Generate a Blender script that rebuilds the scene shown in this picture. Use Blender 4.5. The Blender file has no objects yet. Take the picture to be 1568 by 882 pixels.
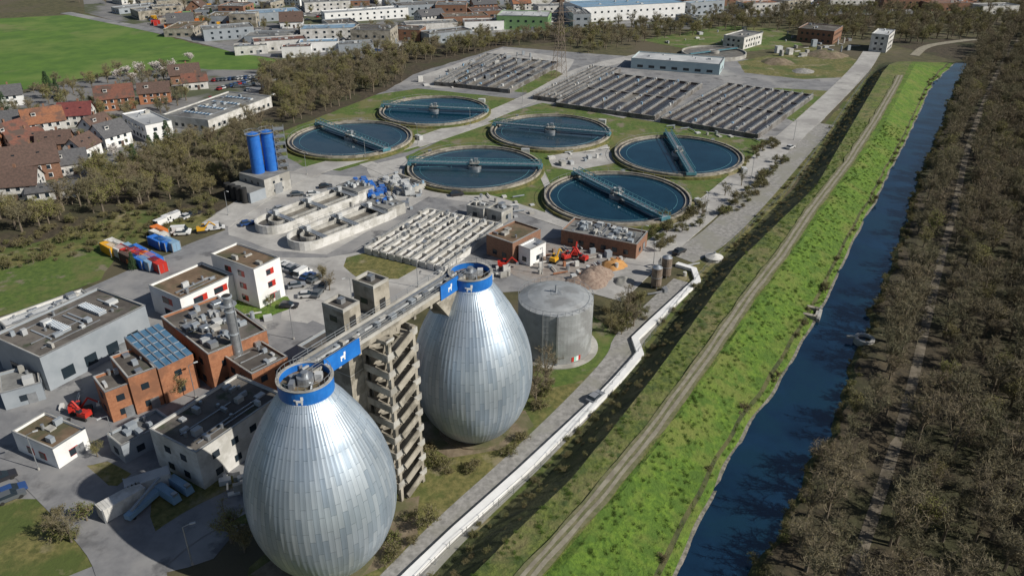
import bpy, math, random
from mathutils import Vector, Matrix, noise
random.seed(7)
R=random.Random(11)
# ---------------- survey helper: sight line meets a horizontal plane of known height ---------------
F0=1186.0; PITCH=math.radians(28.0); CH=90.0
SP,CP=math.sin(PITCH),math.cos(PITCH)
def P(u,v,h=0.0):
    x=(u-784)/F0; t=(441-v)/F0
    dy=CP+t*SP; dz=-SP+t*CP
    s=(h-CH)/dz
    return Vector((x*s,dy*s,h))
scn=bpy.context.scene
def link(o,parent=None):
    scn.collection.objects.link(o)
    if parent: o.parent=parent
    return o
# ---------------- materials ---------------
def M(name,c1,c2=None,scale=1.0,rough=.8,metal=0.0,bump=0.0,c3=None,scale3=.05,lo=.38,hi=.62,t3=(.48,.6),rnd=None,bdist=.1,spec=.5,c4=None,scale4=.3,t4=(.52,.66)):
    m=bpy.data.materials.new(name); m.use_nodes=True
    nt=m.node_tree; n=nt.nodes; l=nt.links
    b=n['Principled BSDF']; b.inputs['Roughness'].default_value=rough; b.inputs['Metallic'].default_value=metal
    b.inputs['Specular IOR Level'].default_value=spec
    c1=(*c1,1)
    if c2 is None:
        b.inputs['Base Color'].default_value=c1; return m
    tc=n.new('ShaderNodeTexCoord')
    nz=n.new('ShaderNodeTexNoise'); nz.inputs['Scale'].default_value=scale; nz.inputs['Detail'].default_value=6; nz.inputs['Roughness'].default_value=.65
    l.new(tc.outputs['Object'],nz.inputs['Vector'])
    rp=n.new('ShaderNodeValToRGB'); rp.color_ramp.elements[0].position=lo; rp.color_ramp.elements[1].position=hi
    rp.color_ramp.elements[0].color=c1; rp.color_ramp.elements[1].color=(*c2,1)
    l.new(nz.outputs['Fac'],rp.inputs['Fac']); out=rp.outputs['Color']
    for cc,ss,tt in((c3,scale3,t3),(c4,scale4,t4)):
        if not cc: continue
        n3=n.new('ShaderNodeTexNoise'); n3.inputs['Scale'].default_value=ss; n3.inputs['Detail'].default_value=5; n3.inputs['Roughness'].default_value=.6
        l.new(tc.outputs['Object'],n3.inputs['Vector'])
        r3=n.new('ShaderNodeMapRange'); r3.inputs[1].default_value=tt[0]; r3.inputs[2].default_value=tt[1]
        l.new(n3.outputs['Fac'],r3.inputs[0])
        mx=n.new('ShaderNodeMix'); mx.data_type='RGBA'; l.new(r3.outputs[0],mx.inputs[0]); l.new(out,mx.inputs[6]); mx.inputs[7].default_value=(*cc,1)
        out=mx.outputs[2]
    if rnd:
        oi=n.new('ShaderNodeObjectInfo'); mx=n.new('ShaderNodeMix'); mx.data_type='RGBA'
        l.new(oi.outputs['Random'],mx.inputs[0]); l.new(out,mx.inputs[6]); mx.inputs[7].default_value=(*rnd,1); out=mx.outputs[2]
    l.new(out,b.inputs['Base Color'])
    if bump:
        bp=n.new('ShaderNodeBump'); bp.inputs['Strength'].default_value=bump; bp.inputs['Distance'].default_value=bdist
        l.new(nz.outputs['Fac'],bp.inputs['Height']); l.new(bp.outputs['Normal'],b.inputs['Normal'])
    return m
m_ground=M('ground_mix',(.05,.05,.02),(.10,.09,.04),.25,.95,0,.5,(.09,.075,.045),.03,bdist=.5)
m_field=M('meadow',(.06,.125,.016),(.09,.17,.02),.08,.95,c3=(.13,.18,.04),scale3=.02,t3=(.5,.7),c4=(.17,.17,.07),scale4=.012,t4=(.58,.66))
m_grass=M('grass',(.05,.09,.014),(.095,.14,.025),.7,.95,0,.6,(.13,.13,.045),.07,bdist=.3,t3=(.48,.6),c4=(.17,.15,.10),scale4=.13,t4=(.57,.64))
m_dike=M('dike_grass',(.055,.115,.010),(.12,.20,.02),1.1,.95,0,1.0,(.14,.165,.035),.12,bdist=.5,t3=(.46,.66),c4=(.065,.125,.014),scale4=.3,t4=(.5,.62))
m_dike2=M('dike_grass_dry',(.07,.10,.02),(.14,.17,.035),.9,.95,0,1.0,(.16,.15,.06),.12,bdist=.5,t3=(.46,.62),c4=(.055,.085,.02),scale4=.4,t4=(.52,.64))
m_dikedk=M('slope_shade_bank_grass',(.025,.035,.012),(.065,.075,.022),.7,.95,0,1.0,(.08,.08,.03),.1,bdist=.6)  # dark colour paints in the dike's left-slope shade; also dark bank vegetation
m_dry=M('dry_grass',(.08,.085,.022),(.18,.16,.055),.7,.95,0,.8,(.07,.095,.02),.08,bdist=.3,c4=(.22,.19,.11),scale4=.15,t4=(.56,.66))
m_asph=M('asphalt',(.16,.162,.17),(.22,.22,.225),.25,.9,0,.1,(.27,.265,.26),.04,c4=(.12,.12,.125),scale4=.12,t4=(.56,.64))
m_conc=M('light_pavement',(.33,.32,.305),(.42,.41,.39),.3,.9,0,.1,(.28,.27,.26),.05,c4=(.23,.225,.215),scale4=.15,t4=(.56,.68))
m_gravel=M('gravel',(.19,.185,.175),(.31,.30,.285),.9,.95,0,.5,(.23,.225,.195),.08)
m_town=M('town_ground',(.13,.13,.135),(.20,.195,.19),.06,.9,0,0,(.07,.08,.04),.02,t3=(.5,.56))
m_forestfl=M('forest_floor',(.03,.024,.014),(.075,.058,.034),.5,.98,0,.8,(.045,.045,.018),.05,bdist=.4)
m_path=M('woodland_path',(.07,.058,.04),(.20,.17,.13),.4,.95,0,.2,lo=.35,hi=.65)
m_track=M('track',(.19,.17,.13),(.28,.26,.2),.6,.95,0,.2)
m_earth=M('earth',(.13,.10,.065),(.22,.175,.12),.5,.95,0,.6,(.1,.1,.045),.12)
m_yardearth=M('works_yard',(.2,.17,.15),(.29,.26,.235),.5,.95,0,.4,(.25,.24,.23),.1)
m_stone=M('bank_stone',(.08,.08,.06),(.22,.2,.17),1.2,.95,0,.8)
m_cw=M('concrete',(.33,.32,.295),(.43,.42,.39),.5,.85,0,.1,(.26,.25,.225),.2)
m_cd=M('weathered_concrete',(.27,.245,.20),(.38,.35,.295),.5,.85,0,.1,(.17,.155,.125),.35)
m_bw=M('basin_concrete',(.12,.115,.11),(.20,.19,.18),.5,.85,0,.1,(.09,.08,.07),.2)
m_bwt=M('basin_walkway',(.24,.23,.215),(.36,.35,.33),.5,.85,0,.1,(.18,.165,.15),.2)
m_white=M('white_render',(.68,.68,.67),(.78,.78,.77),.3,.7)
m_wconc=M('white_concrete',(.50,.49,.46),(.62,.61,.59),.4,.7,c3=(.40,.39,.36),scale3=.3)
m_wall=M('pale_wall',(.5,.49,.46),(.62,.61,.59),.4,.7,c3=(.42,.41,.38),scale3=.3)
m_gwall=M('grey_cladding',(.25,.28,.31),(.31,.34,.37),.2,.5)
m_brick=M('orange_brick',(.29,.12,.06),(.37,.165,.085),2.0,.85,c3=(.22,.1,.055),scale3=.2)
m_brick2=M('brown_brick',(.18,.095,.06),(.26,.14,.09),2.0,.85)
m_rdark=M('dark_flat_roof',(.06,.052,.046),(.10,.09,.08),.25,.9,0,.2,(.14,.125,.11),.1,c4=(.045,.055,.03),scale4=.25,t4=(.56,.66))
m_rbrown=M('brown_gravel_roof',(.12,.08,.05),(.18,.125,.08),.5,.95,0,.2,(.08,.075,.04),.15)
m_rgrey=M('grey_roof',(.15,.15,.145),(.23,.23,.22),.3,.85,c3=(.09,.09,.09),scale3=.12)
m_rlight=M('light_roof',(.42,.43,.43),(.52,.53,.53),.15,.6,c3=(.32,.33,.34),scale3=.05)
m_rblue=M('blue_roof',(.16,.27,.38),(.22,.34,.46),.15,.5)
m_rgreen=M('green_cladding',(.16,.28,.12),(.2,.33,.15),.2,.6)
m_tile=M('red_roof_tile',(.13,.055,.04),(.18,.075,.05),1.5,.85,c3=(.08,.055,.045),scale3=.3)
m_tile2=M('brown_roof_tile',(.075,.05,.04),(.12,.075,.06),1.5,.85)
m_tile3=M('orange_roof_tile',(.20,.085,.045),(.28,.12,.06),1.5,.85,c3=(.13,.07,.05),scale3=.3)
m_tile4=M('grey_roof_tile',(.07,.07,.075),(.11,.11,.115),1.5,.8)
m_glass=M('window_glass',(.02,.03,.04),rough=.08)
m_bglass=M('blue_glass',(.05,.12,.2),(.09,.18,.28),.4,.15)
m_steel=M('galvanised',(.38,.40,.42),(.48,.50,.52),1.0,.4,.7)
m_rail=M('rail_metal',(.30,.32,.34),rough=.5,metal=.4)
m_teal=M('teal_steel',(.07,.20,.25),(.10,.26,.31),1.0,.5,.2)
m_blue=M('signal_blue',(.012,.13,.46),(.02,.17,.54),.6,.4)
m_silo=M('silo_blue',(.018,.12,.46),(.03,.16,.52),.4,.35)
m_red=M('red_paint',(.45,.03,.02),rough=.4)
m_yel=M('yellow_paint',(.6,.32,.02),rough=.4)
m_org=M('orange_paint',(.55,.16,.03),rough=.5)
m_blk=M('rubber',(.02,.02,.02),rough=.8)
m_bark=M('bark',(.12,.095,.07),(.18,.15,.11),3,.95)
m_twig=M('twigs',(.155,.125,.082),(.225,.18,.12),1.5,.95,rnd=(.15,.14,.08))
m_bud=M('bud_leaf',(.17,.15,.055),(.22,.19,.075),1.5,.9,rnd=(.17,.13,.07))
m_bud2=M('fresh_leaf',(.17,.18,.045),(.23,.235,.065),1.5,.9,rnd=(.20,.16,.07))
m_shrub=M('shrub_leaf',(.07,.10,.02),(.15,.15,.04),1.5,.9,rnd=(.15,.12,.055))
m_needle=M('needles',(.018,.045,.015),(.035,.07,.022),2,.9)
m_bloss=M('blossom',(.55,.5,.48),(.7,.66,.62),2,.8)
m_rubble=M('rubble',(.2,.14,.11),(.31,.24,.19),1.5,.95,0,.8)
def water(name,c1,c2,scale,rough,bump,spec=.5,bs=3.0,c3=None):
    m=M(name,c1,c2,scale,rough,0,0,spec=spec,c3=c3,scale3=.06)
    n=m.node_tree.nodes;l=m.node_tree.links;b=n['Principled BSDF']
    tc=n.new('ShaderNodeTexCoord');nz=n.new('ShaderNodeTexNoise');nz.inputs['Scale'].default_value=bs;nz.inputs['Detail'].default_value=3
    l.new(tc.outputs['Object'],nz.inputs['Vector']);bp=n.new('ShaderNodeBump');bp.inputs['Strength'].default_value=bump;bp.inputs['Distance'].default_value=.1
    l.new(nz.outputs['Fac'],bp.inputs['Height']);l.new(bp.outputs['Normal'],b.inputs['Normal'])
    return m
m_river=water('river_water',(.003,.014,.034),(.007,.03,.066),.05,.07,.22,bs=.9,spec=.9,c3=(.006,.028,.052))
m_tankw=water('tank_water',(.003,.024,.044),(.006,.036,.062),.08,.05,.06)
m_tankw2=water('tank_water_pale',(.022,.042,.06),(.035,.06,.078),.06,.05,.06,c3=(.010,.034,.054))
m_sludge=water('aeration_water',(.018,.015,.018),(.036,.03,.032),.3,.25,.3)
m_foam=water('foam_water',(.11,.10,.085),(.20,.185,.16),.5,.4,.2)
# ---------------- mesh builder ---------------
class MB:
    def __init__(s): s.v=[];s.f=[];s.m=[];s.mats=[];s.M=Matrix.Identity(4)
    def mi(s,m):
        if m not in s.mats: s.mats.append(m)
        return s.mats.index(m)
    def at(s,x,y,ang=0,z=0,sc=1.0): s.M=Matrix.Translation((x,y,z))@Matrix.Rotation(ang,4,'Z')@Matrix.Scale(sc,4); return s
    def add(s,vs,fs,mat):
        o=len(s.v); s.v+= [tuple(s.M@Vector(p)) for p in vs]; k=s.mi(mat)
        for f in fs: s.f.append(tuple(i+o for i in f)); s.m.append(k)
    def face(s,vs,mat): s.add(vs,[tuple(range(len(vs)))],mat)
    def box(s,x,y,z,sx,sy,sz,mat,ang=0,top=None,tp=1.0):
        c,n=math.cos(ang),math.sin(ang);vs=[]
        for k,q in ((0,1.0),(1,tp)):
            for a,b in ((-1,-1),(1,-1),(1,1),(-1,1)):
                px,py=a*sx/2*q,b*sy/2*q
                vs.append((x+px*c-py*n,y+px*n+py*c,z+k*sz))
        s.add(vs,[(0,3,2,1),(0,1,5,4),(1,2,6,5),(2,3,7,6),(3,0,4,7)],mat)
        s.add(vs[4:],[(0,1,2,3)],top or mat)
    def cyl(s,x,y,z0,z1,r0,r1,mat,n=16,top=None,cap=True):
        vs=[];
        for r,z in ((r0,z0),(r1,z1)):
            for i in range(n):
                a=2*math.pi*i/n; vs.append((x+r*math.cos(a),y+r*math.sin(a),z))
        s.add(vs,[(i,(i+1)%n,n+(i+1)%n,n+i) for i in range(n)],mat)
        if cap: s.add(vs[n:],[tuple(range(n))],top or mat)
    def ring(s,x,y,z0,z1,ri,ro,mat,n=64):
        vs=[]
        for r,z in ((ro,z0),(ro,z1),(ri,z1),(ri,z0)):
            for i in range(n):
                a=2*math.pi*i/n; vs.append((x+r*math.cos(a),y+r*math.sin(a),z))
        fs=[]
        for k in range(3):
            for i in range(n): j=(i+1)%n; fs.append((k*n+i,k*n+j,(k+1)*n+j,(k+1)*n+i))
        s.add(vs,fs,mat)
    def beam(s,a,b,w,mat,h=None,w2=None):
        a=Vector(a);b=Vector(b);d=b-a
        if d.length<1e-6: return
        h=h or w
        up=Vector((0,0,1)) if abs(d.normalized().z)<.95 else Vector((1,0,0))
        sx=d.cross(up).normalized();sy=sx.cross(d).normalized();q=(w2 or w)/w
        vs=[]
        for p,k in((a,1),(b,q)):
            for i,j in((-1,-1),(1,-1),(1,1),(-1,1)): vs.append(p+sx*i*w/2*k+sy*j*h/2*k)
        s.add(vs,[(0,1,5,4),(1,2,6,5),(2,3,7,6),(3,0,4,7),(0,3,2,1),(4,5,6,7)],mat)
    def rail(s,a,b,h=1.1,step=2.5,w=.06,mat=None):
        mat=mat or m_rail;a=Vector(a);b=Vector(b);L=(b-a).length;n=max(1,int(L/step))
        for i in range(n+1):
            p=a.lerp(b,i/n); s.beam(p,p+Vector((0,0,h)),w,mat)
        for k in (h,h*.5): s.beam(a+Vector((0,0,k)),b+Vector((0,0,k)),w,mat)
    def mesh(s,name,smooth=False):
        me=bpy.data.meshes.new(name); me.from_pydata(s.v,[],s.f)
        for m in s.mats: me.materials.append(m)
        me.polygons.foreach_set('material_index',s.m)
        if smooth: me.polygons.foreach_set('use_smooth',[True]*len(s.f))
        me.update(); return me
    def build(s,name,smooth=False,parent=None):
        return link(bpy.data.objects.new(name,s.mesh(name,smooth)),parent)
# ---------------- ground, patches, roads ---------------
def tess(poly,z):
    from mathutils.geometry import tessellate_polygon
    vs=[Vector((p[0],p[1],z)) for p in poly]
    return vs,[tuple(t) for t in tessellate_polygon([vs])]
def patch(name,px,z,mat,jit=0.0,step=4.0):
    pts=[P(u,v) for u,v in px]
    if jit:
        o=[]
        for i in range(len(pts)):
            a,b=pts[i],pts[(i+1)%len(pts)];n=max(1,min(60,int((b-a).length/step)))
            for k in range(n):
                q=a.lerp(b,k/n); o.append(q+Vector((noise.noise(q*.15)*jit,noise.noise(q*.15+Vector((9,3,1)))*jit,0)))
        pts=o
    vs,fs=tess(pts,z)
    fs=[f if (vs[f[1]]-vs[f[0]]).cross(vs[f[2]]-vs[f[0]]).z>0 else f[::-1] for f in fs]
    mb=MB();mb.add(vs,fs,mat);return mb.build(name)
def smooth_line(pts,it=2):
    for _ in range(it):
        o=[pts[0]]
        for a,b in zip(pts,pts[1:]): o+=[a.lerp(b,.25),a.lerp(b,.75)]
        o.append(pts[-1]);pts=o
    return pts
def offs(pts,d):
    o=[]
    for i,p in enumerate(pts):
        a=pts[max(0,i-1)];b=pts[min(len(pts)-1,i+1)];t=(b-a);t.z=0;t.normalize()
        o.append(p+Vector((-t.y,t.x,0))*d)
    return o
def road(name,px,w,z,mat,kerb=None,sm=True,h=0,top=0.0):
    pts=[P(u,v,h) for u,v in px]
    if sm: pts=smooth_line(pts)
    L=offs(pts,w/2);Rr=offs(pts,-w/2);mb=MB()
    for i in range(len(pts)-1):
        a,b,c,d=[Vector((q.x,q.y,z+h)) for q in (Rr[i],Rr[i+1],L[i+1],L[i])]
        if top: 
            T=Vector((0,0,top)); mb.face([a+T,b+T,c+T,d+T],mat); mb.face([a,b,b+T,a+T],mat); mb.face([c,d,d+T,c+T],mat)
        else: mb.face([a,b,c,d],mat)
    if kerb:
        for S in (offs(pts,w/2+.1),offs(pts,-w/2-.1)):
            for a,b in zip(S,S[1:]): mb.beam(Vector((a.x,a.y,z-.06)),Vector((b.x,b.y,z-.06)),.2,kerb,h=.16)
    return mb.build(name)
mb=MB();mb.face([(-3500,-600,0),(3500,-600,0),(3500,6000,0),(-3500,6000,0)],m_ground);mb.build('ground')
patch('meadow',[(-120,40),(-20,30),(130,22),(300,68),(425,92),(400,106),(300,112),(262,104),(200,112),(140,118),(60,130),(0,150),(-120,175)],.02,m_field,2)
patch('town_ground',[(120,-60),(1500,-60),(1500,20),(1100,28),(1060,45),(870,40),(800,60),(560,98),(430,92),(300,66),(130,20)],.024,m_town)
patch('residential_ground',[(-150,180),(0,152),(140,120),(262,106),(400,108),(435,120),(400,150),(330,205),(190,250),(60,300),(-150,340)],.028,m_town,2)
patch('dry_meadow',[(-150,380),(60,345),(200,310),(330,300),(345,335),(300,350),(160,385),(0,420),(-150,450)],.032,m_dry,3)
patch('meadow',[(-150,440),(30,405),(150,375),(180,395),(150,430),(20,480),(-150,520)],.036,m_grass,2)
patch('plant_yard',[(640,112),(770,72),(1000,90),(1200,92),(1320,108),(1255,190),(1090,335),(935,450),(860,440),(700,455),(600,480),(520,600),(330,860),(-200,960),(-200,620),(0,500),(160,430),(235,398),(345,352),(325,330),(440,262),(430,205),(590,140)],.05,m_asph,1)
patch('grass_verge',[(425,205),(575,146),(640,136),(795,152),(780,165),(650,225),(520,262),(462,255),(430,235)],.06,m_grass,.8)
patch('grass_verge',[(622,240),(745,183),(830,158),(960,180),(1170,215),(1150,250),(1060,330),(985,372),(900,335),(830,335),(740,300),(640,285)],.06,m_grass,.8)
patch('grass_verge',[(790,118),(850,108),(875,120),(830,145),(780,140)],.064,m_grass,.8)
patch('grass_verge',[(1130,95),(1250,70),(1320,95),(1310,118),(1230,122),(1140,112)],.06,m_dry,.8)
patch('grass_verge',[(1180,135),(1275,140),(1255,165),(1225,190),(1200,180)],.064,m_grass,.8)
patch('grass_verge',[(980,62),(1110,40),(1200,45),(1230,70),(1100,85)],.068,m_grass,.8)
patch('light_pavement',[(345,320),(440,262),(520,270),(620,275),(660,300),(500,390),(420,385),(350,360)],.072,m_conc,.5)
patch('light_pavement',[(500,395),(560,385),(700,430),(560,478),(500,500),(430,490),(440,440),(400,395)],.076,m_conc,.5)
patch('grass_island',[(526,408),(530,395),(560,388),(600,395),(640,410),(610,428),(550,428)],.1,m_dry,.5)
patch('light_pavement',[(640,118),(770,74),(880,92),(860,125),(800,140),(660,135)],.056,m_conc,.5)
patch('light_pavement',[(838,240),(930,222),(942,250),(880,262),(845,255)],.08,m_conc,.4)
patch('light_pavement',[(560,255),(620,240),(640,285),(740,305),(730,312),(640,300),(570,278)],.082,m_conc,.4)
patch('light_pavement',[(60,690),(110,690),(150,730),(130,770),(70,740)],.079,m_conc,.4)
patch('works_yard',[(745,395),(870,360),(990,385),(930,445),(870,440),(800,430)],.088,m_yardearth,1)
patch('lawn',[(815,555),(905,480),(925,500),(955,525),(900,580),(830,620),(790,600)],.07,m_grass,.6)
patch('lawn',[(330,470),(350,455),(440,455),(452,470),(400,490)],.092,m_dike,.4)
patch('lawn',[(85,715),(130,690),(200,725),(180,745),(120,740)],.083,m_dry,.4)
patch('lawn',[(270,690),(300,710),(390,740),(380,800),(240,820),(230,790),(240,720)],.084,m_dry,.4)
patch('lawn',[(-60,760),(60,765),(150,800),(160,860),(60,900),(-60,900)],.08,m_dry,.4)
patch('embankment_scrub',[(600,700),(780,640),(820,600),(905,575),(880,625),(760,745),(640,860),(600,930),(350,980),(380,870)],.096,m_dry,1)
patch('earth_apron',[(640,650),(690,635),(800,630),(820,655),(770,690),(690,700),(645,680)],.11,m_earth,1)
patch('earth_apron',[(600,770),(640,760),(640,820),(590,860),(560,880),(480,900),(380,880)],.11,m_earth,1)
patch('river_side_scrub',[(905,560),(1060,400),(1230,225),(1335,110),(1345,115),(1110,420),(960,600),(720,840),(670,900),(600,900),(800,740)],.03,m_dry,1)
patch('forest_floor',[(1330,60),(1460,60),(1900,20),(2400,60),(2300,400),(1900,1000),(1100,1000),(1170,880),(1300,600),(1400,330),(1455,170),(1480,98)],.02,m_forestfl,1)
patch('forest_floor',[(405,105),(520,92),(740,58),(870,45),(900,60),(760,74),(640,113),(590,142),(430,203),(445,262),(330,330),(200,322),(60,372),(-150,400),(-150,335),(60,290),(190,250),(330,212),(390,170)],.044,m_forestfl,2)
RO=[('service_road',[(330,345),(440,272),(560,238),(650,215),(740,182),(810,152),(850,130),(895,105),(1000,82)],9,.120,m_conc),
('service_road',[(560,250),(640,285),(740,300),(840,335),(880,348)],5,.124,m_conc),
('service_road',[(925,455),(985,400),(1080,322),(1150,262),(1205,215),(1265,160),(1320,105),(1335,80)],9,.128,m_conc),
('service_road',[(935,172),(1050,192),(1150,212),(1210,212)],5,.132,m_conc),
('service_road',[(850,132),(870,160),(960,180)],5,.136,m_conc),
('service_road',[(590,640),(500,700),(380,760),(280,810),(200,880),(150,960)],7,.140,m_asph),
('service_road',[(500,500),(430,540),(300,620),(200,680),(60,700),(-60,730)],9,.144,m_asph),
('service_road',[(60,705),(150,790),(200,850),(210,950)],9,.148,m_asph),
('gravel_track',[(600,905),(690,810),(800,710),(900,610),(955,548),(960,520),(1010,470),(1050,432)],6.5,.12,m_gravel),
('gravel_track',[(1040,395),(1090,370),(1150,310),(1205,250),(1260,190)],9,.10,m_gravel),
('footpath',[(640,225),(700,205),(750,188)],2,.116,m_conc),
('footpath',[(828,262),(845,300),(840,330)],2,.117,m_conc),
('village_road',[(-100,300),(60,300),(190,240),(300,185),(420,120)],6,.06,m_asph),
('town_road',[(100,20),(300,60),(420,95),(640,60),(800,45),(1050,30),(1300,-10)],8,.064,m_asph),
('town_road',[(560,90),(610,50),(700,10),(760,-20)],7,.07,m_asph),
]
for r in RO: road(r[0],r[1],r[2],r[3],r[4],kerb=m_cw if r[4]is m_conc else None)
# ---------------- dike, river ---------------
class Line:
    def __init__(s,px,h): s.p=sorted([(q.y,q.x) for q in (P(u,v,h) for u,v in px)]);s.h=h
    def __call__(s,y):
        p=s.p
        k=0
        while k<len(p)-2 and y>p[k+1][0]: k+=1
        (y0,x0),(y1,x1)=p[k],p[k+1]
        return x0+(x1-x0)*(y-y0)/(y1-y0)
DH=4.5
toeL=Line([(1345,105),(1337,115),(1222,290),(1094,415),(960,590),(845,725),(716,840),(678,882)],0)
crL=Line([(1372,88),(1352,110),(1250,285),(1130,400),(994,585),(882,725),(768,835),(722,882)],DH)
crR=Line([(1405,92),(1385,130),(1352,195),(1258,325),(1170,450),(1024,660),(862,870),(853,882)],DH)
rvL=Line([(1462,98),(1427,130),(1405,180),(1380,230),(1345,300),(1312,360),(1270,450),(1245,500),(1190,590),(1150,650),(1100,740),(1060,820),(1035,882)],0)
rvR=Line([(1481,97),(1464,130),(1452,160),(1435,210),(1405,270),(1385,340),(1365,400),(1335,480),(1310,535),(1290,600),(1260,680),(1215,760),(1185,820),(1155,882)],0)
trk=Line([(1395,82),(1372,130),(1340,185),(1298,250),(1240,325),(1197,390),(1150,450),(1080,550),(1000,660),(910,770),(820,870),(810,882)],DH)
YM=430.0
def strip(name,cols,mats,y0=20,y1=YM,step=2.0,nz=.3):
    n=int((y1-y0)/step);mb=MB();vs=[]
    for i in range(n+1):
        y=y0+(y1-y0)*i/n
        fade=1-max(0,(y-(y1-25))/25)*.85
        for k,(fx,h) in enumerate(cols):
            x=fx(y); z=h*fade
            if 0<k<len(cols)-1: z+=noise.noise(Vector((x*.2,y*.2,k)))*nz
            vs.append((x,y,z))
    w=len(cols)
    for k in range(w-1):
        fs=[]
        for i in range(n):
            a=i*w+k; fs.append((a,a+1,a+w+1,a+w))
        mb.add(vs,fs,mats[k])
    return mb.build(name)
def wig(f,amp,fr,s): return lambda y: f(y)+noise.noise(Vector((y*fr,s,0)))*amp+noise.noise(Vector((y*fr*5,s+9,0)))*amp*.35
rl=wig(rvL,1.2,.10,3);rr=wig(rvR,2.2,.13,8)
mix=lambda a,b,t:(lambda y:a(y)*(1-t)+b(y)*t)
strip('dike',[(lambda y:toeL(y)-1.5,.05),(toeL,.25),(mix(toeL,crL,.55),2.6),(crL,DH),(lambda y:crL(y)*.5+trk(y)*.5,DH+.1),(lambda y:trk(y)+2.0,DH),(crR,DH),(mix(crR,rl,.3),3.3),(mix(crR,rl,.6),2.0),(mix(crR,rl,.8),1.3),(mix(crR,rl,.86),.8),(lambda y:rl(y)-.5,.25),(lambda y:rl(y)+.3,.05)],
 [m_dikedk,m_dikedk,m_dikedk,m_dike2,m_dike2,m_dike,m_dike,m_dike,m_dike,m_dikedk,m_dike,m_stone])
strip('river',[(lambda y:rl(y)-.5,.09),(lambda y:rr(y)+.8,.09)],[m_river],nz=0)
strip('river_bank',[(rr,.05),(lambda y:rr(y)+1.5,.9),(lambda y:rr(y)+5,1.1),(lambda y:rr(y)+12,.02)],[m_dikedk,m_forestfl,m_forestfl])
for s in(-.75,.75):
    strip('dike_track',[(lambda y,s=s:trk(y)+s-.42+noise.noise(Vector((y*.2,s,0)))*.3,DH+.31),(lambda y,s=s:trk(y)+s+.42+noise.noise(Vector((y*.2,s,5)))*.3,DH+.31)],[m_track],y1=YM-26,nz=0)
strip('dike_track_verge',[(lambda y:trk(y)-1.9+noise.noise(Vector((y*.15,3,0)))*.7,DH+.27),(lambda y:trk(y)+1.9+noise.noise(Vector((y*.15,7,0)))*.7,DH+.27)],[M('worn_grass',(.10,.11,.045),(.18,.165,.095),.8,.95,0,.3)],y1=YM-26,nz=0)
road('dike_track',[(1400,86),(1415,72),(1450,66),(1500,60),(1540,70)],5,.2,m_track)
mb=MB();y=70;pv=None
while y<YM-20:
    q=Vector((toeL(y)-2.6,y,0));mb.beam(q,q+Vector((0,0,1.7)),.09,m_steel)
    if pv:
        for z in(.5,1.1,1.65): mb.beam(pv+Vector((0,0,z)),q+Vector((0,0,z)),.03,m_steel)
    pv=q;y+=3
mb.build('wire_fence')
FP=[(1560,60),(1530,105),(1505,160),(1480,230),(1462,320),(1440,400),(1415,510),(1390,620),(1350,750),(1310,870),(1290,930)]
road('forest_path',FP,1.9,.06,m_path)
road('flood_wall',[(600,912),(632,880),(700,815),(800,725),(905,626),(945,585),(980,545),(972,522),(1000,495),(1068,432),(1062,415),(1036,407)],1.6,.05,m_white,sm=False,top=.8)
q=P(1322,526);mb=MB();mb.ring(q.x,q.y,0,1.5,1.4,2.1,m_cw,32);mb.cyl(q.x,q.y,0,.9,1.4,1.4,m_river,32);mb.beam((q.x-3.5,q.y+1,1.2),(q.x-1.9,q.y+.5,1.4),.5,m_cw);mb.build('outfall_basin')
q=P(1252,486);mb=MB().at(q.x,q.y,1.1);mb.box(0,0,.1,5,1.2,.9,m_cw);mb.box(-2,1.6,.1,1,3,1.3,m_cd);mb.box(2,1.6,.1,1,3,1.3,m_cd);mb.rail((-2.4,0,1),(2.4,0,1));mb.build('drain_outlet')
# ---------------- buildings ---------------
def rect(A,B,C,h):
    a,b,c=P(*A,h),P(*B,h),P(*C,h);u=(b-a);L=u.length;u.normalize();w=c-b;pv=Vector((-u.y,u.x,0));W=w.dot(pv)
    ctr=a+u*L/2+pv*W/2
    return ctr.x,ctr.y,math.atan2(u.y,u.x),L,abs(W)
def windows(mb,L,W,h,floors,z0=1.0,wh=1.3,ww=1.4,gap=3.2,mat=None,frame=None,sides='xyXY',fh=None,fw=.15):
    mat=mat or m_glass;fh=fh or (h-.4)/floors
    for fl in range(floors):
        z=fl*fh+z0
        if z+wh>h-.2: break
        for s in sides:
            ln=L if s in 'yY' else W; n=max(1,int((ln-1.5)/gap))
            for i in range(n):
                q=(i+.5-n/2)*gap
                for k in((0,1) if frame else (1,)):
                    e=fw if k==0 else 0;dp=.1 if k==0 else .16;mm=frame if k==0 else mat
                    if s=='y': x,y,sx,sy=q+e*1.0,-W/2,ww+2*e,dp
                    elif s=='Y': x,y,sx,sy=q-e*1.0,W/2,ww+2*e,dp
                    elif s=='x': x,y,sx,sy=-L/2,q-e*1.0,dp,ww+2*e
                    else: x,y,sx,sy=L/2,q+e*1.0,dp,ww+2*e
                    mb.box(x,y,z-(.1 if k==0 else 0),sx,sy,wh+(.2 if k==0 else 0),mm)
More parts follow.
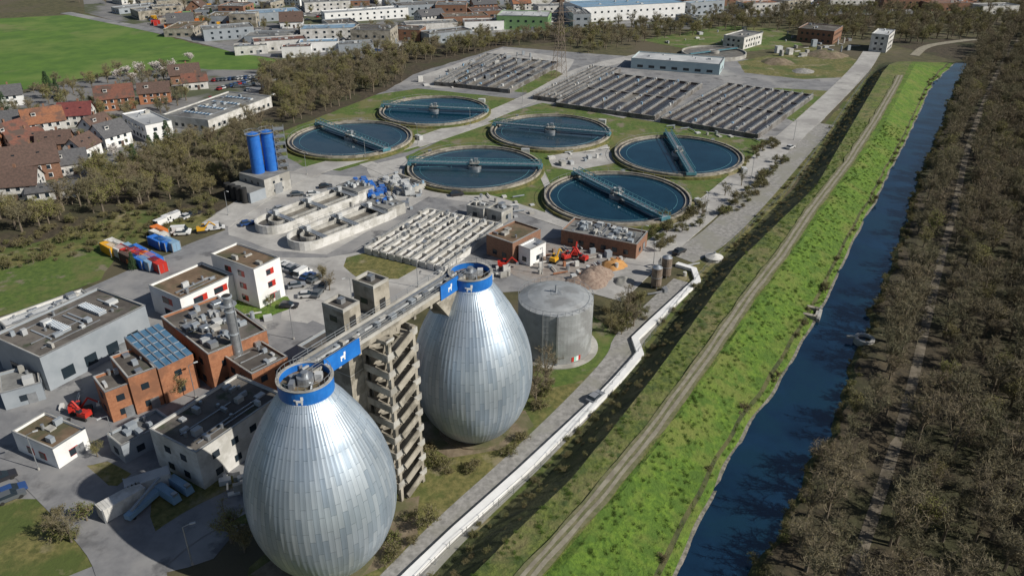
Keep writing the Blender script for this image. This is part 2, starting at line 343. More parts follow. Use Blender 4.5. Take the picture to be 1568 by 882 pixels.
def flat(name,A,B,C,h,wall,roof,floors=2,par=.5,win=True,clut=6,sky=0,frame=None,gap=3.2,ww=1.4,wh=1.3,ext=None,fw=.15):
    x,y,a,L,W=rect(A,B,C,h) if ext is None else ext
    mb=MB().at(x,y,a)
    mb.box(0,0,0,L,W,h-par,wall,top=roof)
    t=.3
    for px,py,sx,sy in((0,-W/2+t/2,L,t),(0,W/2-t/2,L,t),(-L/2+t/2,0,t,W-2*t),(L/2-t/2,0,t,W-2*t)):
        mb.box(px,py,h-par,sx,sy,par,wall,top=m_cw)
    for px,py,sx,sy in((0,-W/2-.02,L+.1,.1),(0,W/2+.02,L+.1,.1),(-L/2-.02,0,.1,W),(L/2+.02,0,.1,W)):
        mb.box(px,py,h-.15,sx,sy,.2,m_steel)
    if win: windows(mb,L,W,h-par,floors,frame=frame,gap=gap,ww=ww,wh=wh,fw=fw)
    mb.box(L*.2,-W/2,0,1.6,.2,2.3,m_steel); mb.box(L/2,W*.15,0,.2,3.0,3.0,m_gwall)
    r=random.Random(int(x*13+y*7))
    for i in range(clut):
        sx,sy=r.uniform(.5,2.2),r.uniform(.5,1.8);
        mb.box(r.uniform(-.4,.4)*L,r.uniform(-.4,.4)*W,h-par,sx,sy,r.uniform(.3,1.3),r.choice([m_steel,m_rlight,m_cw,m_gwall]))
    for i in range(clut//2):
        mb.cyl(r.uniform(-.4,.4)*L,r.uniform(-.4,.4)*W,h-par,h-par+r.uniform(.5,1.2),.3,.3,m_steel,10)
    if clut>4:
        for i in range(3):
            yy=r.uniform(-.4,.4)*W;mb.beam((-L*.4,yy,h-par+.2),(L*r.uniform(0,.4),yy,h-par+.2),.18,m_steel)
    for i in range(sky):
        q=(i+.5)/sky-.5
        mb.box(q*L*.85,0,h-par,1.8,W*.6,.5,m_rlight,top=m_bglass)
        for k in range(8): mb.box(q*L*.85,(k/7-.5)*W*.58,h-par+.5,1.9,.12,.06,m_white)
    o=mb.build(name);return o,(x,y,a,L,W)
def house(name,px,L,W,ang,he,hr,roof,wall,xy=None,ch=True,fl=2):
    c=P(*px) if xy is None else Vector((*xy,0))
    mb=MB().at(c.x,c.y,math.radians(ang))
    mb.box(0,0,0,L,W,he,wall)
    for s in(-1,1): mb.face([(s*L/2,-W/2,he),(s*L/2,W/2,he),(s*L/2,0,hr)][::s],wall)
    o=.5;dz=(hr-he)*o/(W/2);th=.18
    for s in(-1,1):
        a=[(-L/2-o,s*(W/2+o),he-dz),(L/2+o,s*(W/2+o),he-dz),(L/2+o,0,hr),(-L/2-o,0,hr)]
        up=[(p[0],p[1],p[2]+th) for p in a]
        mb.add(a+up,[(4,5,6,7) if s<0 else (7,6,5,4),(0,1,5,4),(1,2,6,5),(3,0,4,7)],roof)
    windows(mb,L,W,he,fl,frame=m_white,gap=2.8,ww=1.1,wh=1.3,fw=.1)
    dorm=random.Random(int(c.x*7+c.y)).random()<.6
    for s in(-1,1):
        mb.box(s*L/2,0,he+.4,.1,1.1,1.2,m_glass)
        q=.45;z=he+(hr-he)*(1-q)
        if dorm:
            mb.box(L*.22*s,s*W*.5*q,z-.3,1.6,1.5,1.3,m_wall,top=roof)
            mb.box(L*.22*s,s*(W*.5*q+.78),z+.1,1.1,.08,.7,m_glass)
        else:
            for e in(-.2,.2): mb.box(L*e,s*W*.5*q,z-.1,.9,1.0,.32,m_glass)
    if ch: mb.box(L*.1,W*.12,he,.7,.7,hr-he+1.0,m_brick2)
    mb.box(L*.1,-W/2-.03,0,1.1,.1,2.1,m_tile2)
    return mb.build(name)
occ=[]
def fb(*a,**k):
    o,e=flat(*a,**k);occ.append((e[0],e[1],max(e[3],e[4])*.6));return e
fb('industrial_hall',(60,547),(222,467),(150,440),8,m_gwall,m_rdark,1,sky=0,clut=8,gap=5,wh=2.4,ww=2.6)
x,y,a,L,W=rect((60,547),(222,467),(150,440),8)
mb=MB().at(x,y,a)
for q,w in((-.12,.42),(.22,.42)):
    mb.box(q*L,W*.02,7.5,1.8,W*w,.7,m_gwall,top=m_bglass)
    mb.box(q*L-3.5,W*.02,7.5,.3,W*w,.25,m_gwall);mb.box(q*L+3.5,W*.02,7.5,.3,W*w,.25,m_gwall)
    for k in range(12): mb.box(q*L,W*.02+(k/11-.5)*W*w,8.2,1.9,.15,.08,m_white)
mb.build('roof_skylight')
fb('shed',(0,602),(62,585),(40,560),4,m_gwall,m_rgrey,1,clut=2)
fb('greenhouse_shed',(8,500),(140,452),(128,441),3,m_wall,m_rlight,1,clut=8)
fb('office_building',(275,457),(356,420),(312,400),7,m_white,m_rbrown,2,frame=m_red,clut=5,gap=5.5,ww=2.4,wh=1.4,fw=.6)
fb('office_building',(388,412),(428,393),(360,372),10.5,m_white,m_rbrown,3,frame=m_red,clut=3,gap=4.6,ww=1.2,fw=.5)
fb('workshop_building',(318,542),(408,505),(305,463),9,m_brick,m_rdark,2,clut=34)
fb('workshop_building',(385,572),(440,545),(385,520),7,m_brick,m_rdark,2,clut=5)
fb('brick_building',(195,578),(238,562),(185,540),8.5,m_brick,m_rdark,2,clut=3)
fb('brick_building',(160,600),(200,585),(165,568),7,m_brick,m_rdark,2,clut=2)
x,y,a,L,W=rect((238,552),(292,528),(242,497),10)
mb=MB().at(x,y,a);mb.box(0,0,0,L,W,8,m_brick);n=5
for i in range(n):
    x0=-L/2+L*i/n;x1=x0+L/n
    mb.face([(x0,-W/2,8),(x1,-W/2,8),(x1,W/2,10.2),(x0,W/2,10.2)],m_bglass)
    mb.beam((x0+.1,-W/2,8.1),(x0+.1,W/2,10.3),.25,m_steel)
for k in range(1,5): mb.beam((-L/2,-W/2+W*k/5,8.05+2.2*k/5),(L/2,-W/2+W*k/5,8.05+2.2*k/5),.14,m_steel)
mb.face([(L/2,-W/2,8),(L/2,W/2,8),(L/2,W/2,10.2)],m_brick);mb.face([(-L/2,W/2,8),(-L/2,-W/2,8),(-L/2,W/2,10.2)],m_brick);mb.face([(L/2,W/2,8),(-L/2,W/2,8),(-L/2,W/2,10.2),(L/2,W/2,10.2)],m_brick)
windows(mb,L,W,8,2);mb.build('glass_roof_building')
fb('machine_hall',(300,692),(432,602),(372,567),8,m_wall,m_rdark,2,clut=12,gap=4)
fb('workshop_annex',(185,682),(262,642),(250,620),4,m_gwall,m_rgrey,1,clut=4)
fb('pump_house',(520,556),(602,503),(545,476),8,m_gwall,m_rdark,2,clut=8)
fb('gatehouse',(80,687),(130,655),(68,630),4.5,m_white,m_rbrown,1,frame=m_red,clut=3)
fb('brick_pump_house',(785,372),(828,350),(795,334),6,m_brick2,m_rbrown,1,clut=3)
fb('transformer_house',(812,382),(836,370),(826,360),5,m_white,m_rlight,1,clut=1)
fb('blower_building',(975,374),(992,354),(885,328),4.5,m_brick2,m_rgrey,1,clut=34)
fb('sludge_hall',(1103,99),(1110,88),(985,73),5.5,M('pale_teal',(.35,.45,.48),(.42,.52,.54),.2,.5),m_rlight,1,clut=4,gap=6,ww=3)
fb('control_house',(1140,58),(1168,50),(1152,42),7,m_wall,m_rgrey,2,clut=2)
fb('brick_building',(1278,48),(1291,40),(1247,30),8,m_brick2,m_rdark,2,clut=3)
fb('water_works_tower',(1362,54),(1371,46),(1352,38),10,m_wall,m_rlight,3,clut=2)
fb('white_factory',(222,192),(262,184),(235,165),7,m_white,m_rlight,2,clut=4)
fb('supermarket',(318,184),(415,147),(393,125),5,m_wall,m_rgrey,1,clut=10,sky=4)
fb('white_factory',(200,182),(222,192),(215,170),6,m_white,m_rgrey,1,clut=2)
fb('pump_station',(740,320),(752,313),(730,305),4,m_cw,m_rgrey,1,clut=3)
fb('pump_station',(768,325),(785,316),(765,308),4,m_cw,m_rgrey,1,clut=2)
c=P(372,582,0);mb=MB();mb.cyl(c.x,c.y,0,19.5,.95,.8,m_steel,20,top=m_blk)
for z in(6,11,16,19.1): mb.ring(c.x,c.y,z,z+.25,.8,1.02,m_gwall,20)
mb.ring(c.x,c.y,17.5,17.62,.9,1.6,m_rail,16);mb.beam((c.x+1.0,c.y,0),(c.x+1.0,c.y,18.5),.2,m_rail);mb.build('metal_chimney',False)
H=[(180,165,15,11,25,5.5,10,m_tile,m_brick),(240,155,13,10,20,5,8.5,m_tile2,m_brick),(122,190,12,10,15,5,9,M('crimson_tile',(.12,.03,.03),(.17,.045,.04),1,.8),m_wall),(72,203,14,11,35,5.5,10,m_tile3,m_wall),
(285,125,14,10,25,4.5,8.5,m_tile2,m_brick2),(50,270,18,14,30,6,11,m_tile2,m_brick2),(15,225,14,10,70,5,9,m_tile,m_wall),(8,205,13,9,20,5,9,m_tile4,m_white),(172,222,11,10,60,5,9,m_tile4,m_white),
(-30,245,16,11,20,5.5,10,m_tile2,m_brick),(110,262,11,9,30,4,7.5,m_tile4,m_wall),(25,300,16,10,15,5,9,m_tile2,m_wall),(-40,290,16,11,60,5,9,m_tile2,m_brick),(85,300,14,7,20,3,4.5,m_tile4,m_wall),(130,240,10,8,80,4.5,8,m_tile2,m_white),(15,160,12,9,30,5,8.5,m_tile4,m_white),(300,135,11,8,25,4,7,m_tile,m_wall),(90,235,11,9,20,5,8.5,m_tile2,m_brick2),(150,205,10,8,70,4,7.5,m_tile2,m_white),(45,235,12,9,50,5,9,m_tile,m_wall)]
for h in H: house('brick_house' if h[8] in(m_brick,m_brick2) else 'rendered_house',h[:2],*h[2:]);q=P(h[0],h[1]);occ.append((q.x,q.y,9))
TW=[(803,42,34,24,-8,9,m_rgreen,m_rlight),(505,58,34,16,10,7,m_wall,m_rblue),(575,68,24,20,-5,10,m_cd,m_rdark),(560,30,60,12,25,7,m_white,m_rlight),(648,22,40,18,20,8,m_gwall,m_rdark),(430,75,30,14,20,6,m_wall,m_tile),(456,86,16,9,10,6,m_white,m_tile),
(692,25,22,18,0,9,m_brick2,m_rgrey),(955,25,80,34,18,10,m_white,m_rblue),(1010,6,50,26,18,9,m_white,m_rlight),(890,8,40,20,10,8,m_brick2,m_tile3),(350,58,30,16,25,7,m_gwall,m_rgrey),(500,15,34,20,20,7,m_wall,m_rgrey),(610,2,40,22,20,8,m_white,m_rlight),(730,5,40,25,10,8,m_gwall,m_rblue),(1090,8,50,16,10,7,m_brick2,m_tile2),(1160,18,30,15,15,7,m_wall,m_tile3),(660,48,34,13,15,6,m_wall,m_rgrey),(740,45,26,12,10,6,m_white,m_tile2),(490,78,22,10,10,6,m_white,m_rblue),(420,30,36,18,25,6,m_gwall,m_rblue),(400,5,30,16,25,7,m_gwall,m_rgrey),(1300,5,40,18,5,7,m_wall,m_rgrey),(1380,12,36,16,0,7,m_brick2,m_tile),(1220,2,30,20,10,7,m_white,m_rdark),(545,78,20,10,15,5,m_gwall,m_rgrey),(620,60,24,14,-10,7,m_brick2,m_rdark),(850,22,30,14,15,7,m_wall,m_rgrey),(385,82,18,9,20,5,m_wall,m_tile4),(1450,15,40,16,5,6,m_brick2,m_tile3),(1520,20,30,14,10,6,m_wall,m_rgrey)]
for u,v,L,W,a,h,wl,rf in TW:
    q=P(u,v);flat('warehouse',None,None,None,h,wl,rf,max(1,int(h/3.5)),clut=6,gap=5,ext=(q.x,q.y,math.radians(a),L,W));occ.append((q.x,q.y,max(L,W)*.5))
def inside(p,poly):
    x,y=p[0],p[1];c=False;n=len(poly)
    for i in range(n):
        a,b=poly[i],poly[i-1]
        if (a[1]>y)!=(b[1]>y) and x<(b[0]-a[0])*(y-a[1])/(b[1]-a[1])+a[0]: c=not c
    return c
def poly(px): return [P(u,v)[:2] for u,v in px]
def grid(pl,sp,jit=.45,ang=0,r=R):
    xs=[p[0] for p in pl];ys=[p[1] for p in pl];o=[]
    y=min(ys)
    while y<max(ys):
        x=min(xs)
        while x<max(xs):
            q=(x+r.uniform(-jit,jit)*sp,y+r.uniform(-jit,jit)*sp)
            if inside(q,pl): o.append(q)
            x+=sp
        y+=sp
    return o
townpoly=poly([(150,-10),(350,-45),(1480,-45),(1480,8),(1100,22),(1060,38),(870,38),(720,60),(560,92),(430,90),(330,66),(240,40)])
free=lambda q,d:all((q[0]-o[0])**2+(q[1]-o[1])**2>(o[2]+d)**2 for o in occ)
for q in grid(townpoly,24,.5):
    if free(q,8):
        base=noise.noise(Vector((q[0]*.008,q[1]*.008,2)))*60
        if R.random()<.55:
            L,W=R.uniform(14,34),R.uniform(9,20);h=R.choice([4,5,6,7,9])
            flat('warehouse',None,None,None,h,R.choice([m_wall,m_gwall,m_gwall,m_brick2,m_cd,m_cd]),R.choice([m_rdark,m_rgrey,m_rlight,m_rblue,m_rgrey,m_rdark,m_rbrown,m_tile2]),max(1,int(h/3.5)),clut=5,gap=5,ww=2.2,ext=(q[0],q[1],math.radians(base+R.choice([15,20,105])),L,W));occ.append((q[0],q[1],L*.5))
        else:
            house('rendered_house',None,R.uniform(11,20),R.uniform(9,13),base+R.choice([15,20,105]),R.uniform(3.5,6),R.uniform(8,10.5),R.choice([m_tile,m_tile2,m_tile4,m_tile3,m_tile2,m_tile4]),R.choice([m_white,m_wall,m_brick2,m_brick,m_cd]),xy=q);occ.append((q[0],q[1],8))
# ---------------- clarifiers ---------------
def clar(u,v,width,b0,b1,wm):
    c=P(u,v,1.4)
    dep=c.y*CP+(CH-1.4)*SP
    R0=width/2/F0*dep*.995
    a=P(*b0,3);b=P(*b1,3);ang=math.atan2(b.y-a.y,b.x-a.x)
    mb=MB().at(c.x,c.y,ang)
    mb.ring(0,0,0,.9,R0-.2,R0+.9,m_dry,72)
    mb.ring(0,0,0,1.6,R0-.6,R0,m_cd,96)
    mb.ring(0,0,0,1.15,R0-1.6,R0-.6,m_sludge,96)
    mb.ring(0,0,0,1.4,R0-1.9,R0-1.6,m_cd,96)
    mb.ring(0,0,0,1.02,R0-4.4,R0-4.26,m_teal,72)
    mb.cyl(0,0,0,.95,R0-1.85,R0-1.85,wm,96)
    mb.ring(0,0,.9,2.0,2.2,2.5,m_steel,32);mb.cyl(0,0,.9,2.7,1.1,1.1,m_cw,20)
    Lh=R0-.3;bw=1.1
    mb.box(0,0,2.55,2*Lh,2*bw-.1,.18,m_steel)
    n=22
    for s in(-1,1):
        y=s*bw
        mb.box(0,y,2.35,2*Lh,.24,.5,m_teal);mb.box(0,y,3.85,2*Lh,.16,.18,m_teal)
        for i in range(n+1):
            x=-Lh+2*Lh*i/n; mb.beam((x,y,2.6),(x,y,3.9),.12,m_teal)
            if i<n: mb.beam((x,y,2.7),(x+2*Lh/n,y,3.85),.09,m_teal)
        mb.box(s*(Lh-.2),0,1.6,1.4,3.4,.9,m_teal)
        for t in(-1.3,1.3): mb.cyl(s*(Lh-.2),t,1.6,2.1,.3,.3,m_blk,10)
        mb.beam((s*2,0,1.4),(s*(Lh-3),s*1.8,1.3),.2,m_teal)
        for q in(.35,.7): mb.beam((s*Lh*q,0,2.5),(s*Lh*q,s*1.4,1.2),.12,m_teal)
    mb.box(0,0,2.7,3.2,3.0,.25,m_cw);mb.box(.4,.3,2.95,1.2,1.1,1.3,m_steel);mb.box(-1,-.4,2.95,.6,.8,1.0,m_rlight)
    mb.rail((-1.6,-1.5,2.9),(1.6,-1.5,2.9));mb.rail((-1.6,1.5,2.9),(1.6,1.5,2.9))
    mb.box(R0*.7,R0*.85,0,3,1.6,1.8,m_rlight);mb.box(-R0*.8,R0*.72,0,1.2,1.2,1.4,m_steel)
    n=72
    for i in range(n):
        a0,a1=2*math.pi*i/n,2*math.pi*(i+1)/n;r=R0-.1
        p=Vector((r*math.cos(a0),r*math.sin(a0),1.6));q=Vector((r*math.cos(a1),r*math.sin(a1),1.6))
        if i%2==0: mb.beam(p,p+Vector((0,0,.9)),.06,m_rail)
        mb.beam(p+Vector((0,0,.9)),q+Vector((0,0,.9)),.06,m_rail)
    mb.build('clarifier_tank');occ.append((c.x,c.y,R0+1))
clar(665,168,168,(585,158),(745,166),m_tankw)
clar(537,211,189,(490,187),(590,225),m_tankw2)
clar(843,200,185,(757,188),(925,203),m_tankw2)
clar(727,255,207,(630,246),(825,251),m_tankw2)
clar(1039,236,196,(1020,203),(1056,264),m_tankw)
clar(945,300,225,(880,263),(1008,328),m_tankw)
c=P(1093,82,1);mb=MB();mb.ring(c.x,c.y,0,2,17.4,18,m_cw,64);mb.cyl(c.x,c.y,0,1.2,17.4,17.4,m_foam,64);mb.cyl(c.x,c.y,0,2.5,3,3,m_cw,24);mb.box(c.x,c.y,2.2,35,1.4,.3,m_teal,.5);mb.rail((c.x-15,c.y-8.5,2.4),(c.x+15.5,c.y+8.2,2.4));mb.build('thickener_tank')
# ---------------- rectangular basins ---------------
def basin(name,A,B,C,nx,ny,h=2.0,wm=m_sludge,wall=m_bw,t=.3,foam=.1,gear=20,rails=True,seed=1,walk=2,gm=None,pc=.5,wk=2.6,dep=1.3,wtop=None):
    x,y,a,L,W=rect(A,B,C,h);r=random.Random(seed);mb=MB().at(x,y,a)
    cx,cy=L/nx,W/ny
    for i in range(nx):
        for j in range(ny):
            w=m_foam if r.random()<foam else wm
            z=h-dep-r.choice([0,0,.15])
            mb.face([(-L/2+i*cx,-W/2+j*cy,z),(-L/2+(i+1)*cx,-W/2+j*cy,z),(-L/2+(i+1)*cx,-W/2+(j+1)*cy,z),(-L/2+i*cx,-W/2+(j+1)*cy,z)],w)
    for j in range(ny+1):
        wt=t*wk if j%walk==0 else t
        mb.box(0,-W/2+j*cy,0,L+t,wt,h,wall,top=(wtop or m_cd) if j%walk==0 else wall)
        if rails and j%walk==0:
            mb.rail((-L/2,-W/2+j*cy,h),(L/2,-W/2+j*cy,h),step=3)
            mb.beam((-L/2,-W/2+j*cy+.3,h+.25),(L/2,-W/2+j*cy+.3,h+.25),.2,m_steel)
    for i in range(nx+1):
        big=i in(0,nx,nx//2)
        wt=t*2.4 if big else t*.9
        for j in range(ny):
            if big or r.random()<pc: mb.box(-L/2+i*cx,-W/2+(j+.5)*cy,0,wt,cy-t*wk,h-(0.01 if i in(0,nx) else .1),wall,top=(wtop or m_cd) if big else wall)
    for k in range(gear):
        q=r.randrange(ny+1);s=r.uniform(.5,1.5)
        mb.box(r.uniform(-.48,.48)*L,-W/2+q*cy,h,s,r.uniform(.5,1.0),r.uniform(.4,1.3),r.choice(gm or [m_steel,m_rlight,m_cw,m_gwall,m_rblue]))
    mb.build(name);occ.append((x,y,max(L,W)*.5))
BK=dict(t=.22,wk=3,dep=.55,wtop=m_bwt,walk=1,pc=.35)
basin('aeration_basin',(1002,178),(1075,128),(955,105),4,8,foam=.04,gear=30,seed=1,**BK)
basin('aeration_basin',(862,152),(950,105),(915,98),4,5,foam=.06,gear=16,seed=4,**BK)
basin('aeration_basin',(1160,206),(1245,145),(1122,123),4,9,foam=.06,gear=34,seed=2,**BK)
basin('aeration_basin',(780,137),(858,95),(765,82),4,7,foam=.25,gear=26,seed=3,**BK)
basin('aeration_basin',(700,128),(775,84),(748,80),3,3,foam=.3,gear=10,seed=8,**BK)
basin('settling_basin',(680,408),(768,342),(660,317),7,10,h=1.8,wm=m_sludge,wall=m_wconc,foam=.5,gear=30,seed=5,t=.34,walk=2,gm=[m_steel,m_rlight,m_cw],pc=.8,wk=2.4,dep=.8,wtop=m_cw)
basin('inlet_basin',(620,290),(650,280),(600,268),3,2,h=2,gear=10,seed=9,wall=m_cw)
def stad(mb,L,W,z0,z1,t,mat):
    def pts(L,W):
        o=[];r=W/2
        for k in range(13): a=math.pi/2+math.pi*k/12;o.append((-L/2+r+r*math.cos(a),r*math.sin(a)))
        for k in range(13): a=-math.pi/2+math.pi*k/12;o.append((L/2-r+r*math.cos(a),r*math.sin(a)))
        return o
    a=pts(L,W);b=pts(L-2*t,W-2*t);n=len(a)
    vs=[(p[0],p[1],z) for q,z in((a,z0),(a,z1),(b,z1),(b,z0)) for p in q];fs=[]
    for k in range(3):
        for i in range(n): j=(i+1)%n;fs.append((k*n+i,(k+1)*n+i,(k+1)*n+j,k*n+j)[::-1])
    mb.add(vs,fs,mat);return b
for A,B,w in(((412,352),(545,300),11),((462,376),(590,326),11)):
    a,b=P(*A),P(*B);c=(a+b)/2;d=b-a;mb=MB().at(c.x,c.y,math.atan2(d.y,d.x));L=d.length+w*.6
    i=stad(mb,L,w,0,2.6,.45,m_wconc);mb.face([(p[0],p[1],1.0) for p in i],m_sludge)
    i=stad(mb,L*.8,w*.5,0,2.5,.35,m_cw);mb.face([(p[0],p[1],1.4) for p in i],m_foam)
    mb.rail((-L/2+5,-w/2+.2,2.6),(L/2-5,-w/2+.2,2.6));mb.rail((-L/2+5,w/2-.2,2.6),(L/2-5,w/2-.2,2.6))
    for k in range(3):
        x=(-.3+.3*k)*L;mb.box(x,0,2.6,1.6,w,.25,m_steel);mb.rail((x-.8,-w/2,2.85),(x-.8,w/2,2.85));mb.box(x,w*.2,2.85,1.4,1.2,1.2,m_rlight)
    mb.box(L*.42,0,0,7,w*.9,3.4,m_cw,top=m_rgrey)
    for k in range(12): mb.box(L*.42+R.uniform(-2.8,2.8),R.uniform(-3.8,3.8),3.4,R.uniform(.5,1.3),R.uniform(.5,1.3),R.uniform(.3,1.3),R.choice([m_steel,m_rlight,m_gwall,m_silo]))
    mb.build('grit_chamber');occ.append((c.x,c.y,L*.4))
def machine(name,u,v,ang,mat,L=7,W=3,h=3):
    c=P(u,v);mb=MB().at(c.x,c.y,math.radians(ang))
    mb.box(0,0,.5,L,W,h*.5,mat);mb.cyl(-L*.3,0,.5,h,W*.4,W*.35,mat,14);mb.box(L*.25,0,.5+h*.5,L*.4,W*.7,h*.35,mat,tp=.8)
    for s in(-1,1):
        for k in(-1,1): mb.box(s*L*.4,k*W*.4,0,.3,.3,.5,m_steel)
    mb.beam((-L*.3,0,h*.7),(L*.2,W*.3,h*.9),.4,m_steel);mb.rail((-L/2,-W/2,.5+h*.5),(L/2,-W/2,.5+h*.5),step=1.5)
    mb.build(name)
for u,v,a in((545,290,20),(560,296,20),(575,302,20),(552,284,20),(570,292,110),(580,297,20)): machine('blue_screening_machine',u,v,a,m_silo,5,2.2,2.8)
for u,v,a in((600,283,20),(612,290,20),(625,296,110)): machine('screening_machine',u,v,a,m_rlight,6,3,3)
x,y,a,L,W=rect((404,276),(443,262),(408,250),6)
mb=MB().at(x,y,a);mb.box(0,0,0,L,W,6,m_cw,top=m_rgrey);windows(mb,L,W,6,2,gap=3,ww=.8,wh=.8)
mb.box(-L*.5-3,0,0,6,W,3.5,m_gwall,top=m_rgrey);mb.box(0,-W/2-.05,0,3,.2,3.5,m_steel)
for k in range(4): mb.cyl(-L*.5-6.5,-4+k*2.6,0,5,1,1,m_blk,14)
mb.build('silo_base_building')
for u in(396,416.5):
    q=P(u,264 if u<400 else 260,6);mb=MB();mb.cyl(q.x,q.y,6,18.6,2.0,2.0,m_silo,28,cap=False);mb.cyl(q.x,q.y,18.6,19.2,2.0,.5,m_silo,28)
    for z in(8,11,14,17): mb.ring(q.x,q.y,z,z+.12,1.95,2.06,m_blue,28)
    mb.ring(q.x,q.y,18.6,18.75,2.0,2.5,m_rail,20);mb.ring(q.x,q.y,19.6,19.68,2.42,2.5,m_rail,20)
    for k in range(10):
        t=k*.628;mb.beam((q.x+2.46*math.cos(t),q.y+2.46*math.sin(t),18.6),(q.x+2.46*math.cos(t),q.y+2.46*math.sin(t),19.6),.06,m_rail)
    mb.build('blue_silo')
q=P(430,258,6);mb=MB().at(q.x+1,q.y,.3)
for s in(-1,1):
    for t in(-1,1): mb.beam((s*1.6,t*1.6,0),(s*1.6,t*1.6,20),.14,m_steel)
for k in range(8):
    z=k*2.4
    mb.box(0,0,z+2.3,3.2,3.2,.1,m_rail)
    for s in(-1,1): mb.beam((-1.6*s,s*1.6,z),(1.6*s,s*1.6,z+2.4),.1,m_steel);mb.beam((s*1.6,-1.6,z),(s*1.6,1.6,z+2.4),.1,m_steel)
    mb.rail((-1.6,-1.6,z+2.4),(1.6,-1.6,z+2.4),step=1.6)
mb.build('silo_stair_tower')
# ---------------- egg digesters ---------------
def eggmat():
    m=bpy.data.materials.new('digester_cladding');m.use_nodes=True;n=m.node_tree.nodes;l=m.node_tree.links;b=n['Principled BSDF']
    b.inputs['Metallic'].default_value=.55;b.inputs['Roughness'].default_value=.42
    uv=n.new('ShaderNodeUVMap');sx=n.new('ShaderNodeSeparateXYZ');l.new(uv.outputs[0],sx.inputs[0]);cb=n.new('ShaderNodeCombineXYZ')
    l.new(sx.outputs[1],cb.inputs[0]);l.new(sx.outputs[0],cb.inputs[1])
    br=n.new('ShaderNodeTexBrick');br.inputs['Scale'].default_value=1;br.inputs['Brick Width'].default_value=3.6;br.inputs['Row Height'].default_value=1.0;br.inputs['Mortar Size'].default_value=.03
    br.inputs['Color1'].default_value=(.36,.44,.53,1);br.inputs['Color2'].default_value=(.53,.60,.67,1);br.inputs['Mortar'].default_value=(.19,.24,.30,1);br.offset=.37
    l.new(cb.outputs[0],br.inputs['Vector']);tc=n.new('ShaderNodeTexCoord');nz=n.new('ShaderNodeTexNoise');nz.inputs['Scale'].default_value=.3;nz.inputs['Detail'].default_value=6
    mp=n.new('ShaderNodeMapping');mp.inputs['Scale'].default_value=(1,1,.35);l.new(tc.outputs['Object'],mp.inputs[0])
    l.new(mp.outputs[0],nz.inputs['Vector']);mr=n.new('ShaderNodeMapRange');mr.inputs[1].default_value=.3;mr.inputs[2].default_value=.7;mr.inputs[3].default_value=.8;mr.inputs[4].default_value=1.06
    l.new(nz.outputs['Fac'],mr.inputs[0]);mx=n.new('ShaderNodeVectorMath');mx.operation='SCALE';l.new(br.outputs['Color'],mx.inputs[0]);l.new(mr.outputs[0],mx.inputs['Scale']);l.new(mx.outputs[0],b.inputs['Base Color'])
    r2=n.new('ShaderNodeMapRange');r2.inputs[3].default_value=.34;r2.inputs[4].default_value=.52;l.new(nz.outputs['Fac'],r2.inputs[0]);l.new(r2.outputs[0],b.inputs['Roughness'])
    return m
m_egg=eggmat()
prof=[(0,5.0),(2,6.9),(5,8.8),(9,10.15),(13,10.5),(17,10.1),(21,8.9),(25,6.95),(28,5.1),(30.5,3.5)]
def pr(z):
    for k in range(len(prof)-1):
        if z<=prof[k+1][0]+1e-6: break
    g=lambda i:prof[max(0,min(len(prof)-1,i))]
    (z0,r0),(z1,r1)=g(k),g(k+1);t=(z-z0)/(z1-z0);pm,pn=g(k-1)[1],g(k+2)[1]
    return .5*((2*r0)+(-pm+r1)*t+(2*pm-5*r0+4*r1-pn)*t*t+(-pm+3*r0-3*r1+pn)*t**3)
